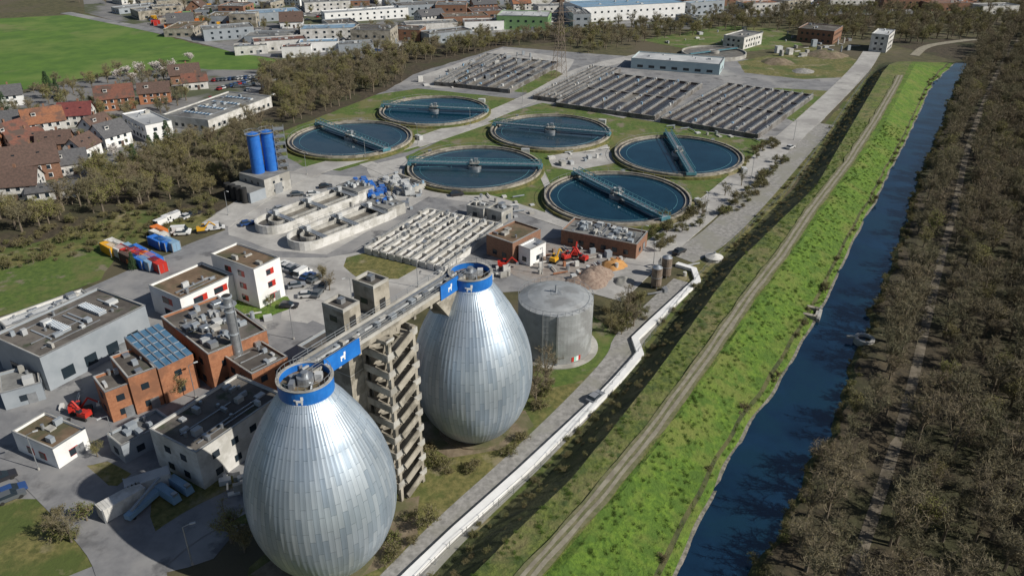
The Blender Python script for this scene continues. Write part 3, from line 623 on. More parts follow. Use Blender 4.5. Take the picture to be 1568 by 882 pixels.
def egg(x,y,sd):
    N=84;sub=4;cols=N*sub;rows=61;vs=[];fs=[]
    for j in range(rows):
        z=30.5*j/(rows-1);r=pr(z)
        for i in range(cols):
            a=2*math.pi*i/cols;rr_=r+(.045 if i%sub==0 else 0)
            vs.append((rr_*math.cos(a),rr_*math.sin(a),z))
    for j in range(rows-1):
        for i in range(cols):
            a=j*cols+i;b=j*cols+(i+1)%cols;fs.append((a,b,b+cols,a+cols))
    me=bpy.data.meshes.new('egg_shell');me.from_pydata(vs,[],fs);me.materials.append(m_egg);uvl=me.uv_layers.new(name='UVMap')
    k=0
    for j in range(rows-1):
        for i in range(cols):
            for di,dj in((0,0),(1,0),(1,1),(0,1)):
                uvl.data[k].uv=((i+di)/sub,(j+dj)*.5+sd);k+=1
    me.polygons.foreach_set('use_smooth',[True]*len(fs))
    par=link(bpy.data.objects.new('egg_digester',None));par.location=(x,y,0)
    link(bpy.data.objects.new('shell',me),par)
    mb=MB();mb.ring(0,0,29.6,32.2,3.35,3.65,m_blue,48);mb.cyl(0,0,29.5,31.2,3.4,3.4,m_rbrown,40)
    mb.ring(0,0,32.2,32.3,3.3,3.75,m_cw,48)
    mb.cyl(0,0,31.2,32.4,1.1,1.1,m_steel,20);mb.cyl(0,0,32.4,33.0,.5,.5,m_steel,14)
    mb.box(1.6,.8,31.2,.9,.9,1.1,m_rlight);mb.box(-1.5,-1,31.2,.7,1.2,.9,m_steel);mb.beam((-2.2,1.2,31.6),(2,1.6,31.6),.3,m_steel);mb.beam((1.2,-2.2,31.5),(.8,1.9,31.5),.2,m_steel);mb.cyl(-1.9,.6,31.2,32,.35,.35,m_rail,10)
    for i in range(24):
        a0,a1=i*math.pi/12,(i+1)*math.pi/12
        p=Vector((3.5*math.cos(a0),3.5*math.sin(a0),32.3));q=Vector((3.5*math.cos(a1),3.5*math.sin(a1),32.3));up=Vector((0,0,.8))
        mb.beam(p,p+up,.05,m_rail);mb.beam(p+up,q+up,.05,m_rail)
    for s,(du,dz,w,hh) in enumerate(((0,.9,.9,.35),(.35,1.25,.35,.5),(-.35,.55,.22,.45),(.3,.55,.2,.45),(-.6,1.1,.3,.2),(0,.15,.25,.25),(.35,.15,.25,.25),(-.35,.15,.25,.25),(.7,.15,.25,.25),(-.7,.15,.25,.25))):
        a=-math.pi/2+du/3.65;mb.box(3.66*math.cos(a),3.66*math.sin(a),29.8+dz,w,.04,hh,m_white,ang=a+math.pi/2)
    mb.build('collar',parent=par)
    mb=MB();mb.ring(0,0,0,.35,4.7,6.6,m_earth,48);mb.build('footing_ring',parent=par)
E1=Vector((-27.1,84,0));E2=Vector((-6.9,114.5,0))
egg(E1.x,E1.y,0);egg(E2.x,E2.y,1.7)
D=(E2-E1).normalized();ang=math.atan2(D.y,D.x);LL=(E2-E1).length
mb=MB().at(E1.x,E1.y,ang)
off=2.0;w=3.8
x0,x1=1.5,LL-1.0
mb.box((x0+x1)/2,off,30.6,x1-x0,w,.9,m_cd,top=m_rgrey)
mb.box((x0+x1)/2,off+w/2-.15,31.5,x1-x0,.25,.6,m_cw);mb.box((x0+x1)/2,off-w/2+.15,31.5,x1-x0,.25,.5,m_cw)
for i in range(9): mb.box(x0+1+(x1-x0-2)*i/8,off,29.8,.5,w-.4,.8,m_cd)
mb.rail((x0,off-w/2+.1,32),(x1,off-w/2+.1,32),h=.9);mb.rail((x0,off+w/2-.1,32.1),(x1,off+w/2-.1,32.1),h=.9)
mb.beam((x0,off+.9,31.8),(x1,off+.9,31.8),.45,m_steel);mb.beam((x0,off+.2,31.7),(x1,off+.2,31.7),.25,m_rlight)
for i in range(16): mb.box(x0+2+(x1-x0-4)*i/15+R.uniform(-1,1),off+R.uniform(-.9,.6),31.5,R.uniform(.5,1.4),R.uniform(.4,.9),R.uniform(.3,.9),R.choice([m_steel,m_gwall,m_cw]))
for xa,xb in((3.4,10.2),(LL-8,LL-3.4)):
    mb.box((xa+xb)/2,off-w/2-.12,30.4,xb-xa,.16,2.5,m_blue)
    xm=(xa+xb)/2
    for dx,dz,ww_,hh in((0,1.2,.9,.35),(.35,1.55,.35,.45),(-.35,.8,.2,.45),(.3,.8,.2,.45)): mb.box(xm+dx,off-w/2-.22,30.3+dz,ww_,.04,hh,m_white)
mb.add([(LL-9,off-1.9,30.4),(LL-3,off-1.9,30.4),(LL-4.5,off-1.9,24.5),(LL-9,off+1.9,30.4),(LL-3,off+1.9,30.4),(LL-4.5,off+1.9,24.5)],[(0,2,1),(3,4,5),(0,3,5,2),(1,2,5,4)],m_cd)
mb.build('digester_walkway')
mb=MB().at(E1.x,E1.y,ang);cx,cy=17.2,1.4;a_=2.7
for s in(-1,1):
    for t in(-1,1): mb.box(cx+s*a_,cy+t*a_,0,.6,.6,30.6,m_cd)
mb.box(cx+a_*.2,cy+a_-.4,0,4.6,.35,30.6,m_cd)
nf=10;fh=30.4/nf
for k in range(nf):
    z=k*fh
    for t,dr in((-1,1),(0.1,-1)):
        yy=cy+t*a_*.85
        za,zb=(z,z+fh/2) if t<0 else (z+fh/2,z+fh)
        xa,xb=cx-dr*a_*.7,cx+dr*a_*.7
        mb.beam((xa,yy,za+.2),(xb,yy,zb+.2),2.1,m_cd,h=.3)
        mb.beam((xa,yy-1.15,za+.8),(xb,yy-1.15,zb+.8),.2,m_cd,h=1.25)
    mb.box(cx+a_*.95,cy-.6,z+fh/2,1.7,4.9,.3,m_cd);mb.box(cx+a_*1.25,cy-.6,z+fh/2+.3,.2,4.9,1.0,m_cd)
    mb.box(cx-a_*.95,cy-.6,z+fh-.1,1.7,4.9,.3,m_cd);mb.box(cx-a_*1.25,cy-.6,z+fh+.2,.2,4.9,1.0 if k<nf-1 else .3,m_cd)
    mb.box(cx+a_*.95,cy-3.05,z+fh/2+.3,1.7,.2,1.0,m_cw);mb.box(cx-a_*.95,cy-3.05,z+fh+.2,1.7,.2,1.0 if k<nf-1 else .3,m_cw)
mb.build('concrete_stair_tower')
mb=MB().at(E1.x,E1.y,ang)
for cx,hh,s in((13.2,35.0,3.4),(19.6,36.0,3.4)):
    mb.box(cx,6.1,0,s,4.2,hh,m_cd,top=m_rdark)
    for px,py,sx,sy in((cx,4.1,s,.25),(cx,8.1,s,.25),(cx-s/2+.12,6.1,.25,3.8),(cx+s/2-.12,6.1,.25,3.8)): mb.box(px,py,hh,sx,sy,.5,m_cw)
    mb.box(cx,3.97,31.6,1.2,.1,2.1,m_blk);mb.box(cx-s/2-.02,6.1,33,.1,1.4,.9,m_glass);mb.box(cx+.4,6.4,hh,.9,.9,.8,m_steel)
    for z in(6,12,18,24,30): mb.box(cx,6.1,z,s+.06,4.26,.12,m_cw)
mb.box(16.4,6.3,0,3,3,31.5,m_cd,top=m_rgrey);mb.build('lift_shaft_tower')
# ---------------- gas holder ---------------
c=P(849,529);mb=MB();mb.M=Matrix.Translation((c.x,c.y,0));r=7.9;hh=11.8
m_gas=M('tank_cladding',(.36,.375,.38),(.44,.455,.46),.5,.5,.35,c3=(.29,.295,.295),scale3=.2)
mb.cyl(0,0,0,hh,r,r,m_gas,64,cap=False)
n=64;prv=(r,hh)
for rr2,zz in((r*.75,hh+.75),(r*.4,hh+1.25),(.6,hh+1.4)): mb.cyl(0,0,prv[1],zz,prv[0],rr2,m_gas,64,cap=(rr2<1));prv=(rr2,zz)
for i in range(16):
    a=i*math.pi/8;mb.beam((r*math.cos(a),r*math.sin(a),hh+.05),(.8*math.cos(a),.8*math.sin(a),hh+1.45),.1,m_gas)
for z in(.2,1.7,3.2,4.7,6.2,7.7,9.2,10.7,hh-.1): mb.ring(0,0,z,z+.05,r-.05,r+.03,m_gas,64)
for i in range(32):
    a=i*math.pi/16;mb.beam((r*math.cos(a),r*math.sin(a),hh),(r*math.cos(a),r*math.sin(a),hh+1),.06,m_rail)
    b_=a+math.pi/16;mb.beam((r*math.cos(a),r*math.sin(a),hh+1),(r*math.cos(b_),r*math.sin(b_),hh+1),.06,m_rail)
mb.beam((0,-r-.2,0),(0,-r-.2,hh),.35,m_steel);mb.beam((-3,-r+.4,0),(-3,-r+.4,hh),.16,m_steel);mb.cyl(0,0,hh+1.4,hh+3,.25,.25,m_steel,8);mb.box(0,0,hh+1.3,2.2,2.2,.12,m_rail)
for k,(q,mm) in enumerate(((.45,m_red),(.52,M('mint_paint',(.3,.6,.5),rough=.6)),(.59,m_white),(.66,m_red))):
    a=-math.pi/2+q;mb.box((r+.04)*math.cos(a),(r+.04)*math.sin(a),.5,.55,.06,1.1,mm,ang=a+math.pi/2)
mb.ring(0,0,0,.25,r,r+1.5,m_cw,64);mb.build('gas_holder')
m_rust=M('rusty_steel',(.16,.12,.09),(.26,.21,.17),.8,.6,.3)
for u,v in((1004,440),(1019,424)):
    q=P(u,v);mb=MB();mb.cyl(q.x,q.y,.8,5.5,1.3,1.3,m_rust,18);mb.cyl(q.x,q.y,5.5,6.1,1.3,.4,m_steel,18)
    for k in range(4): mb.box(q.x+math.cos(k*1.57)*1,q.y+math.sin(k*1.57)*1,0,.2,.2,.9,m_steel)
    mb.ring(q.x,q.y,3,3.12,1.3,1.4,m_steel,18);mb.build('gas_scrubber_tank')
q=P(1093,398);mb=MB();mb.cyl(q.x,q.y,0,1.0,2.2,2.2,m_cw,20,cap=False);mb.cyl(q.x,q.y,1.0,1.9,2.4,.3,m_wall,20);mb.cyl(q.x,q.y,1.9,2.3,.3,.3,m_steel,8);mb.build('well_head')
def pylon(u,v,h):
    q=P(u,v);mb=MB().at(q.x,q.y,.4);n=9
    wd=lambda t:3.0*(1-t)+.4*t
    for k in range(n):
        t0,t1=k/n,(k+1)/n;z0,z1=h*t0,h*t1
        for i in range(4):
            A=[(1,1),(-1,1),(-1,-1),(1,-1)];a=A[i];b=A[(i+1)%4]
            mb.beam((a[0]*wd(t0),a[1]*wd(t0),z0),(a[0]*wd(t1),a[1]*wd(t1),z1),.17,m_rust)
            mb.beam((a[0]*wd(t0),a[1]*wd(t0),z0),(b[0]*wd(t1),b[1]*wd(t1),z1),.09,m_rust);mb.beam((b[0]*wd(t0),b[1]*wd(t0),z0),(a[0]*wd(t1),a[1]*wd(t1),z1),.09,m_rust)
    for z,w in((h*.7,8),(h*.82,6.5),(h*.94,5)): mb.beam((-w,0,z),(w,0,z),.18,m_rust);mb.beam((-w,0,z),(0,0,z+2),.1,m_rust);mb.beam((w,0,z),(0,0,z+2),.1,m_rust)
    mb.build('power_pylon')
pylon(856,118,38)
# ---------------- vehicles ---------------
def car_mesh(col,van=False,L=4.4):
    mb=MB();W=1.8
    m=M('car_paint',col,rough=.25)
    pf=[(-L/2,.3),(-L/2,.85),(-L/2+.15,.95),(L/2-1.1,.95),(L/2-.1,.75),(L/2,.55),(L/2,.3)]
    if van: cb=[(-L/2+.05,.95),(-L/2+.12,2.1),(L/2-1.5,2.15),(L/2-.8,.95)]
    else: cb=[(-L/2+.25,.95),(-L/2+.75,1.43),(L/2-2.1,1.46),(L/2-1.2,.95)]
    def ext(p,w0,w1,mat):
        n=len(p);k=[w0 if z<=.96 else w1 for _,z in p]
        vs=[(x,-k[i]/2,z) for i,(x,z) in enumerate(p)]+[(x,k[i]/2,z) for i,(x,z) in enumerate(p)]
        mb.add(vs,[tuple(range(n)),tuple(range(2*n-1,n-1,-1))]+[(i,n+i,n+(i+1)%n,(i+1)%n) for i in range(n)],mat)
    ext(pf,W,W,m);ext(cb,W-.1,W-.4,m_glass)
    zt=cb[1][1];mb.box((cb[1][0]+cb[2][0])/2,0,zt+.01,abs(cb[2][0]-cb[1][0])+.1,W-.4,.06,m)
    if van: mb.box(-.5,0,.95,L*.62,W-.05,1.12,m)
    for s in(-1,1):
        for t in(-1,1):
            x=s*L*.31;vs=[];n=10
            for yy in(t*.68,t*.93):
                for i in range(n): a=2*math.pi*i/n;vs.append((x+.32*math.cos(a),yy,.32+.32*math.sin(a)))
            mb.add(vs,[(i,(i+1)%n,n+(i+1)%n,n+i) for i in range(n)]+[tuple(range(n)),tuple(range(n,2*n))],m_blk)
    return mb.mesh('car')
cars=[car_mesh(c) for c in((.5,.5,.5),(.03,.03,.035),(.22,.23,.25),(.03,.07,.2),(.3,.02,.02),(.65,.65,.63),(.1,.11,.12))]
vans=[car_mesh(c,True,5.4) for c in((.7,.7,.69),(.6,.6,.6))]
def car(u,v,ang,k=None,van=False,xy=None):
    q=P(u,v) if xy is None else Vector((*xy,0))
    me=(vans if van else cars)[(k if k is not None else R.randrange(7))%(2 if van else 7)]
    o=link(bpy.data.objects.new('parked_van' if van else 'parked_car',me));o.location=(q.x,q.y,.14);o.rotation_euler=(0,0,math.radians(ang))
for i,(u,v) in enumerate(((432,408),(440,411),(448,414),(456,418),(464,422),(472,426),(482,430))): car(u,v,62,[5,0,2,1,0,3,6][i],van=i in(4,))
for a in((471,455,10,0),(480,300,15,5),(499,288,15,1),(430,322,40,2),(5,735,40,1),(18,764,40,6),(20,755,40,3),(1210,228,45,0),(912,612,50,2),(443,471,0,1),(325,462,30,3),(298,330,60,1),(288,334,60,0),(280,360,10,5),(497,440,80,1),(487,452,80,6),(455,440,20,2),(520,300,15,2),(455,300,15,6),(380,345,30,3),(560,452,10,0),(700,300,15,1),(1040,388,45,1)): car(*a)
for a in((262,338,60,0),(270,335,60,1),(278,357,10,0),(330,352,20,1),(250,345,60,0)): car(*a,van=True)
for i in range(18): car(296+i*7,200-i*2.6-8,60)
for i in range(14): car(330+i*6,125-i*.5,70)
for i in range(14): car(338+i*6,138-i*1.6,65)
for q in grid(townpoly,11,.4):
    if free(q,2) and R.random()<.6: car(0,0,R.choice([20,110,18,112]),xy=q,van=R.random()<.15)
for q in grid(poly([(220,215),(420,130),(410,115),(290,160),(230,190)]),7,.4):
    if free(q,1) and R.random()<.5: car(0,0,R.choice([20,110]),xy=q)
mb=MB()
for i in range(9):
    a=P(428+i*8,404+i*3.2);a.z=.16;d=Vector((math.cos(1.08),math.sin(1.08),0));mb.beam(a-d*2.5,a+d*2.5,.12,m_white,h=.01)
mb.build('parking_markings')
def container(u,v,ang,mat,L=6.1):
    q=P(u,v);mb=MB().at(q.x,q.y,math.radians(ang),.1)
    mb.box(0,0,.1,L,2.44,2.45,mat)
    for i in range(12):
        x=-L/2+.3+i*(L-.6)/11
        for s in(-1,1): mb.box(x,s*1.24,.2,.2,.08,2.25,mat)
        mb.box(x,0,2.55,.2,2.3,.05,mat)
    for s in(-1,1):
        for t in(-1,1): mb.box(s*(L/2-.05),t*1.2,0,.2,.2,2.65,m_steel)
    mb.box(L/2+.03,0,.3,.05,.06,2.1,m_steel);mb.build('shipping_container')
CC=[(170,388,m_yel),(180,390,m_wall),(178,383,m_wall),(192,393,m_red),(201,391,m_rblue),(212,398,m_red),(214,393,m_silo),(226,402,m_org),(238,405,m_silo),(243,413,m_red),(228,410,m_rblue),(243,378,m_silo),(252,380,m_silo),(262,381,m_rblue),(246,362,m_org),(246,368,m_wall),(200,402,m_tile),(216,407,m_silo)]
for u,v,m in CC: container(u,v,-38+R.uniform(-3,3),m)
for u,v,m,a in((190,778,m_wall,50),(230,748,m_rlight,30)): container(u,v,a,m,L=7)
for k in range(60):
    u=R.uniform(235,390);v=R.uniform(8,50);q=P(u,v)
    if inside(q,townpoly) and free(q,1): container(u,v,R.choice([20,110]),R.choice([m_red,m_org,m_yel,m_org,m_rgreen,m_red]),L=R.choice([6,12]))
mb=MB();q=P(258,762);mb.at(q.x,q.y,-.6,.1)
for i in range(2):
    mb.box(0,i*2.4,.3,5.5,1.5,1.4,m_rblue,tp=.85);mb.box(2.2,i*2.4,1.7,.8,.8,.4,m_steel)
mb.build('skip_container')
mb=MB();q=P(226,775);mb.at(q.x,q.y,1.2,.1);mb.box(0,0,.6,8,1.2,.9,m_rblue);mb.box(3,0,0,.4,1,.6,m_blk);mb.box(-3,0,0,.4,1,.6,m_blk);mb.beam((-3,0,1.6),(3.5,0,3),.4,m_gwall);mb.build('conveyor')
def excavator(u,v,ang,mat):
    q=P(u,v);mb=MB().at(q.x,q.y,math.radians(ang),.1,.72)
    for s in(-1,1):
        mb.box(0,s*1.1,.05,3.6,.55,.8,m_blk,tp=.9)
    mb.box(0,0,.6,1.4,1.4,.4,m_steel);mb.box(-.4,0,1.0,3.0,2.4,1.0,mat,tp=.95);mb.box(.6,.6,2.0,1.3,1.0,1.1,m_glass,top=mat,tp=.85);mb.box(-1.4,0,2.0,1.0,2.0,.4,mat)
    mb.beam((1.0,-.3,1.6),(3.2,-.3,4.2),.45,mat);mb.beam((3.2,-.3,4.2),(5.2,-.3,2.4),.35,mat);mb.box(5.2,-.3,1.4,1.0,1.1,.9,m_steel,tp=.7);mb.beam((1.4,-.3,1.3),(2.4,-.3,3.3),.16,m_steel)
    mb.build('excavator')
for a in((868,398,30,m_red),(880,392,80,m_red),(892,400,140,m_red),(849,402,60,m_yel),(770,410,0,m_red),(120,632,20,m_red),(130,640,160,m_red),(310,356,20,m_yel),(205,405,10,m_org),(1012,418,90,m_rgrey)): excavator(*a)
def pile(name,u,v,r,h,mat,n=18):
    q=P(u,v);vs=[(0,0,h)];rings=6
    for j in range(1,rings+1):
        for i in range(n):
            a=2*math.pi*i/n;t=j/rings;rr3=r*t*(1+.25*noise.noise(Vector((math.cos(a)*2+u,math.sin(a)*2,j*.2))))
            z=h*(1-t**1.2)+(noise.noise(Vector((math.cos(a)*t*3+u,math.sin(a)*t*3,v)))*.3*h if j<rings else 0)
            vs.append((rr3*math.cos(a),rr3*math.sin(a),max(z,0) if j<rings else -.05))
    fs=[(0,1+i,1+(i+1)%n) for i in range(n)]
    for j in range(rings-1):
        for i in range(n): a=1+j*n+i;b=1+j*n+(i+1)%n;fs.append((a,a+n,b+n,b))
    mb=MB();mb.at(q.x,q.y,0,.1);mb.add(vs,fs,mat);mb.build(name,True)
pile('sand_pile',903,430,5,2.6,m_rubble);pile('rubble_pile',915,420,4.5,2.3,m_rubble);pile('rubble_pile',885,432,3.5,1.3,m_rubble);pile('orange_sand_pile',940,406,3.6,1.6,M('orange_sand',(.42,.21,.07),(.52,.28,.1),.8,.95));pile('gravel_pile',955,432,3,1.3,m_gravel);pile('earth_mound',1190,96,9,2.5,m_earth);pile('earth_mound',1265,85,12,3,m_earth);pile('gravel_pile',1230,110,6,1.6,m_gravel)
def lamp_mesh():
    mb=MB();mb.cyl(0,0,0,7.5,.1,.06,m_steel,8);mb.beam((0,0,7.5),(1.1,0,7.8),.08,m_steel);mb.box(1.4,0,7.72,.8,.3,.14,m_rlight);mb.cyl(0,0,0,.5,.18,.18,m_cw,8);return mb.mesh('lamp')
lm=lamp_mesh()
for u,v in((350,330),(470,268),(560,245),(640,222),(720,194),(800,160),(700,430),(540,470),(450,520),(640,440),(1000,410),(1080,335),(1150,275),(1215,215),(300,610),(180,690),(295,865),(60,720),(830,420),(980,385)):
    q=P(u,v);o=link(bpy.data.objects.new('street_lamp',lm));o.location=(q.x,q.y,.1);o.rotation_euler=(0,0,R.uniform(0,6))
def clutter(name,px,n,mats,smax=2.2,seed=0,hmax=1.8):
    r=random.Random(seed);pl=poly(px);mb=MB()
    pts=grid(pl,math.sqrt(max(1,(max(p[0] for p in pl)-min(p[0] for p in pl))*(max(p[1] for p in pl)-min(p[1] for p in pl))/n)),.5,r=r)
    for q in pts:
        k=r.random();m=r.choice(mats)
        if k<.5: mb.box(q[0],q[1],.1,r.uniform(.5,smax),r.uniform(.5,smax),r.uniform(.3,hmax),m,r.choice([.35,.4,1.9]))
        elif k<.75: mb.cyl(q[0],q[1],.1,r.uniform(.5,hmax),.5,.5,m,10)
        else:
            a=r.choice([.35,.4,1.9]);mb.beam((q[0],q[1],.6),(q[0]+4*math.cos(a),q[1]+4*math.sin(a),.6),.3,m)
    mb.build(name)
G=[m_steel,m_rlight,m_cw,m_wall,m_gwall]
clutter('inlet_pipework',[(500,300),(610,270),(660,300),(600,330),(520,320)],80,G,3,1,2.5)
clutter('pipework',[(650,420),(790,400),(780,425),(700,445)],46,G,2,2)
clutter('pipework',[(640,125),(770,78),(850,95),(790,142),(660,135)],110,G,3,3,3)
clutter('pipework',[(1180,80),(1300,60),(1320,80),(1200,92)],60,G,4,4,4)
clutter('pallet_stack',[(250,470),(430,470),(450,500),(420,515)],20,G+[m_blue],2,5)
clutter('stored_material',[(800,395),(870,380),(960,395),(930,430),(820,425)],50,G+[m_brick,m_rubble],1.8,6)
clutter('pipework',[(840,232),(930,225),(935,240),(850,262)],30,G,2.5,7)
clutter('pipework',[(1020,192),(1180,215),(1170,222),(1010,196)],50,G,2.5,8)
clutter('stored_material',[(60,640),(130,610),(150,640),(90,660)],14,G+[m_red,m_blk],2,9)
clutter('stored_material',[(340,735),(390,730),(380,760),(350,760)],14,G,2,10)
clutter('pipework',[(970,440),(1040,400),(1060,415),(1000,465)],18,G,1.6,11)
clutter('tank_fittings',[(720,305),(800,300),(830,330),(770,340)],34,G,1.6,12)
clutter('tank_fittings',[(560,345),(640,320),(650,312),(560,335)],16,G,1.6,13)
clutter('stored_material',[(985,70),(1110,45),(1200,45),(1230,62),(1130,70)],30,G,3,14)
# ---------------- vegetation ---------------
def tree(name,seed,h,r,n_tw,leafm,leaf=.4,bark=m_twig,ls=.28,zc=.6,zr=.42,trunk=.25,tw=.06,limbs=11):
    rd=random.Random(seed);mb=MB();T=trunk*h*.12+.06
    top=Vector((rd.uniform(-.3,.3),rd.uniform(-.3,.3),h*.75))
    mb.cyl(0,0,-.3,h*.4,T,T*.6,m_bark,6,cap=False);mb.beam((0,0,h*.4),top,T,m_bark,w2=T*.3)
    L=[]
    for i in range(limbs):
        a=2.4*i+rd.uniform(-.4,.4);zz=h*(.18+.5*i/limbs);e=rd.uniform(-.3,1.0)
        rr4=r*rd.uniform(.6,1.0)
        end=Vector((rr4*math.cos(a)*math.cos(e*.9),rr4*math.sin(a)*math.cos(e*.9),h*zc+h*zr*math.sin(e)))
        st=Vector((0,0,zz));mid=st.lerp(end,.5)+Vector((0,0,-.04*h))
        mb.beam(st,mid,T*.5,bark,w2=T*.32);mb.beam(mid,end,T*.32,bark,w2=T*.12);L+=[(st,mid),(mid,end)]
        for k in range(3):
            s=mid.lerp(end,rd.random());d=Vector((rd.gauss(0,1),rd.gauss(0,1),rd.gauss(.5,.6))).normalized()*r*rd.uniform(.25,.5)
            mb.beam(s,s+d,T*.22,bark,w2=T*.08);L.append((s,s+d))
    L.append((Vector((0,0,h*.4)),top))
    for i in range(n_tw):
        a,b=rd.choice(L);s=a.lerp(b,rd.uniform(.3,1.05));d=Vector((rd.gauss(0,1),rd.gauss(0,1),rd.gauss(.6,.8))).normalized()*rd.uniform(.35,1.0)*r*.42
        sd=d.cross(Vector((rd.gauss(0,1),rd.gauss(0,1),rd.gauss(0,1)))).normalized()*tw*rd.uniform(.5,1)
        mb.add([s-sd,s+sd,s+d],[(0,1,2)],bark)
        if rd.random()<leaf:
            for q in range(2):
                c=s+d*rd.uniform(.5,1.1)+Vector((rd.gauss(0,.15),rd.gauss(0,.15),rd.gauss(0,.15)))
                e1=Vector((rd.gauss(0,1),rd.gauss(0,1),rd.gauss(0,1))).normalized()*ls*rd.uniform(.5,1.2);e2=e1.cross(Vector((rd.gauss(0,1),rd.gauss(0,1),rd.gauss(0,1)))).normalized()*ls*.7
                mb.add([c,c+e1,c+e2],[(0,1,2)],leafm)
    return mb.mesh(name)
def conifer(name,seed,h,r):
    rd=random.Random(seed);mb=MB();mb.cyl(0,0,-.2,h*.9,.22,.05,m_bark,6)
    for i in range(1500):
        t=rd.random()**1.3;z=h*(.08+.9*t);rr5=r*(1-t)*rd.uniform(.4,1.05)+.1;a=rd.uniform(0,6.28)
        c=Vector((rr5*math.cos(a),rr5*math.sin(a),z));d=Vector((math.cos(a),math.sin(a),-.35))*rd.uniform(.3,.7);sd=Vector((-math.sin(a),math.cos(a),rd.uniform(-.3,.3)))*rd.uniform(.12,.3)
        mb.add([c-sd,c+sd,c+d],[(0,1,2)],m_needle)
    return mb.mesh(name)
bare=[tree('bare_tree',s,h,r,1100,m_bud,.12,ls=.2,tw=.05) for s,h,r in((1,9,3.3),(2,10.5,3.6),(3,8,3.1),(4,11,3.5),(5,9.5,3.8))]
budd=[tree('budding_tree',s+20,h,r,900,m_bud2,.9,ls=.26,tw=.05) for s,h,r in((1,8,3.0),(2,9.5,3.2),(3,7,2.7))]
shrub=[tree('shrub',s+40,h,r,400,m_shrub,.9,ls=.2,zc=.5,zr=.45,tw=.05,limbs=9) for s,h,r in((1,2.2,1.4),(2,1.8,1.5),(3,2.8,1.6),(4,1.5,1.2))]
tuft=[tree('tuft',s+80,.4,.7,60,m_dike,1.0,bark=m_dike,ls=.14,zc=.4,zr=.4,tw=.05,limbs=5) for s in(1,2)]
con=[conifer('conifer',s,h,r) for s,h,r in((1,10,2.6),(2,8,2.4))]
blo=[tree('blossom_tree',s+60,h,r,700,m_bloss,1.0,ls=.4) for s,h,r in((1,6.5,3.0),(2,5.5,2.5))]
def coll(name,meshes):
    c=bpy.data.collections.new(name)
    for i,m in enumerate(meshes): c.objects.link(bpy.data.objects.new(name+'_%d'%i,m))
    return c
C_bare=coll('bare_tree_kinds',bare+budd[:1]);C_mix=coll('mixed_tree_kinds',bare[:3]+budd);C_shr=coll('shrub_kinds',shrub);C_tuft=coll('tuft_kinds',tuft)
def scatter(name,pts,col,s0=.7,s1=1.25,z=0.0,seed=1):
    if not pts: return
    rd=random.Random(seed);me=bpy.data.meshes.new(name);me.from_pydata([(p[0],p[1],p[2] if len(p)>2 else z) for p in pts],[],[])
    at=me.attributes.new('scl','FLOAT','POINT');at.data.foreach_set('value',[rd.uniform(s0,s1) for _ in pts])
    at=me.attributes.new('rz','FLOAT','POINT');at.data.foreach_set('value',[rd.uniform(0,6.28) for _ in pts])
    at=me.attributes.new('ix','INT','POINT');at.data.foreach_set('value',[rd.randrange(len(col.objects)) for _ in pts])
    o=link(bpy.data.objects.new(name,me));ng=bpy.data.node_groups.new(name,'GeometryNodeTree')
    ng.interface.new_socket('Geometry',in_out='INPUT',socket_type='NodeSocketGeometry');ng.interface.new_socket('Geometry',in_out='OUTPUT',socket_type='NodeSocketGeometry')
    n=ng.nodes;l=ng.links;gi=n.new('NodeGroupInput');go=n.new('NodeGroupOutput');ip=n.new('GeometryNodeInstanceOnPoints');ci=n.new('GeometryNodeCollectionInfo')
    ci.inputs['Collection'].default_value=col;ci.inputs['Separate Children'].default_value=True;ci.inputs['Reset Children'].default_value=True
    def na(nm,t):
        a=n.new('GeometryNodeInputNamedAttribute');a.data_type=t;a.inputs['Name'].default_value=nm
        return [s for s in a.outputs if s.enabled and s.name=='Attribute'][0]
    cx=n.new('ShaderNodeCombineXYZ');l.new(na('rz','FLOAT'),cx.inputs[2])
    l.new(gi.outputs[0],ip.inputs['Points']);l.new(ci.outputs[0],ip.inputs['Instance']);ip.inputs['Pick Instance'].default_value=True
    l.new(na('ix','INT'),ip.inputs['Instance Index']);l.new(na('scl','FLOAT'),ip.inputs['Scale']);l.new(cx.outputs[0],ip.inputs['Rotation']);l.new(ip.outputs[0],go.inputs[0])
    md=o.modifiers.new('scatter','NODES');md.node_group=ng
fp=[P(u,v) for u,v in FP]
def dseg(q,ps):
    m=1e9;p=Vector((q[0],q[1],0))
    for a,b in zip(ps,ps[1:]):
        d=b-a;t=max(0,min(1,(p-a).dot(d)/d.dot(d)));m=min(m,(a+d*t-p).length)
    return m
F1=grid(poly([(1485,95),(1500,72),(1570,50),(2000,40),(2100,300),(1900,940),(1150,960),(1190,860),(1300,640),(1365,480),(1415,320),(1460,170)]),4.7)
F1=[q for q in F1 if dseg(q,fp)>2.2 and q[0]>rvR(q[1])+1.8]
scatter('riverside_woodland',[(q[0],q[1],.3) for q in F1],C_bare,.6,1.1,seed=2)
F2=grid(poly([(405,108),(520,95),(740,62),(850,52),(870,62),(760,74),(640,112),(600,135),(435,195),(395,175)]),5.8)+grid(poly([(-100,345),(60,292),(190,252),(330,214),(375,190),(425,205),(432,225),(380,290),(325,305),(200,316),(60,352),(-100,380)]),5.0)
F2=[q for q in F2 if free(q,1)];scatter('plant_woodland',F2,C_mix,.6,1.15,seed=3)
F3=grid(poly([(1060,30),(1130,22),(1500,12),(1700,10),(1900,40),(1500,62),(1440,62),(1390,72),(1370,62),(1240,62),(1200,48),(1100,48),(980,70),(900,85),(870,78),(880,55)]),8)+grid(poly([(100,-45),(1700,-60),(1900,0),(1500,20),(1300,0),(1100,20),(900,30),(120,5)]),26)
F3=[q for q in F3 if free(q,3)];scatter('distant_trees',F3,C_mix,.7,1.2,seed=4)
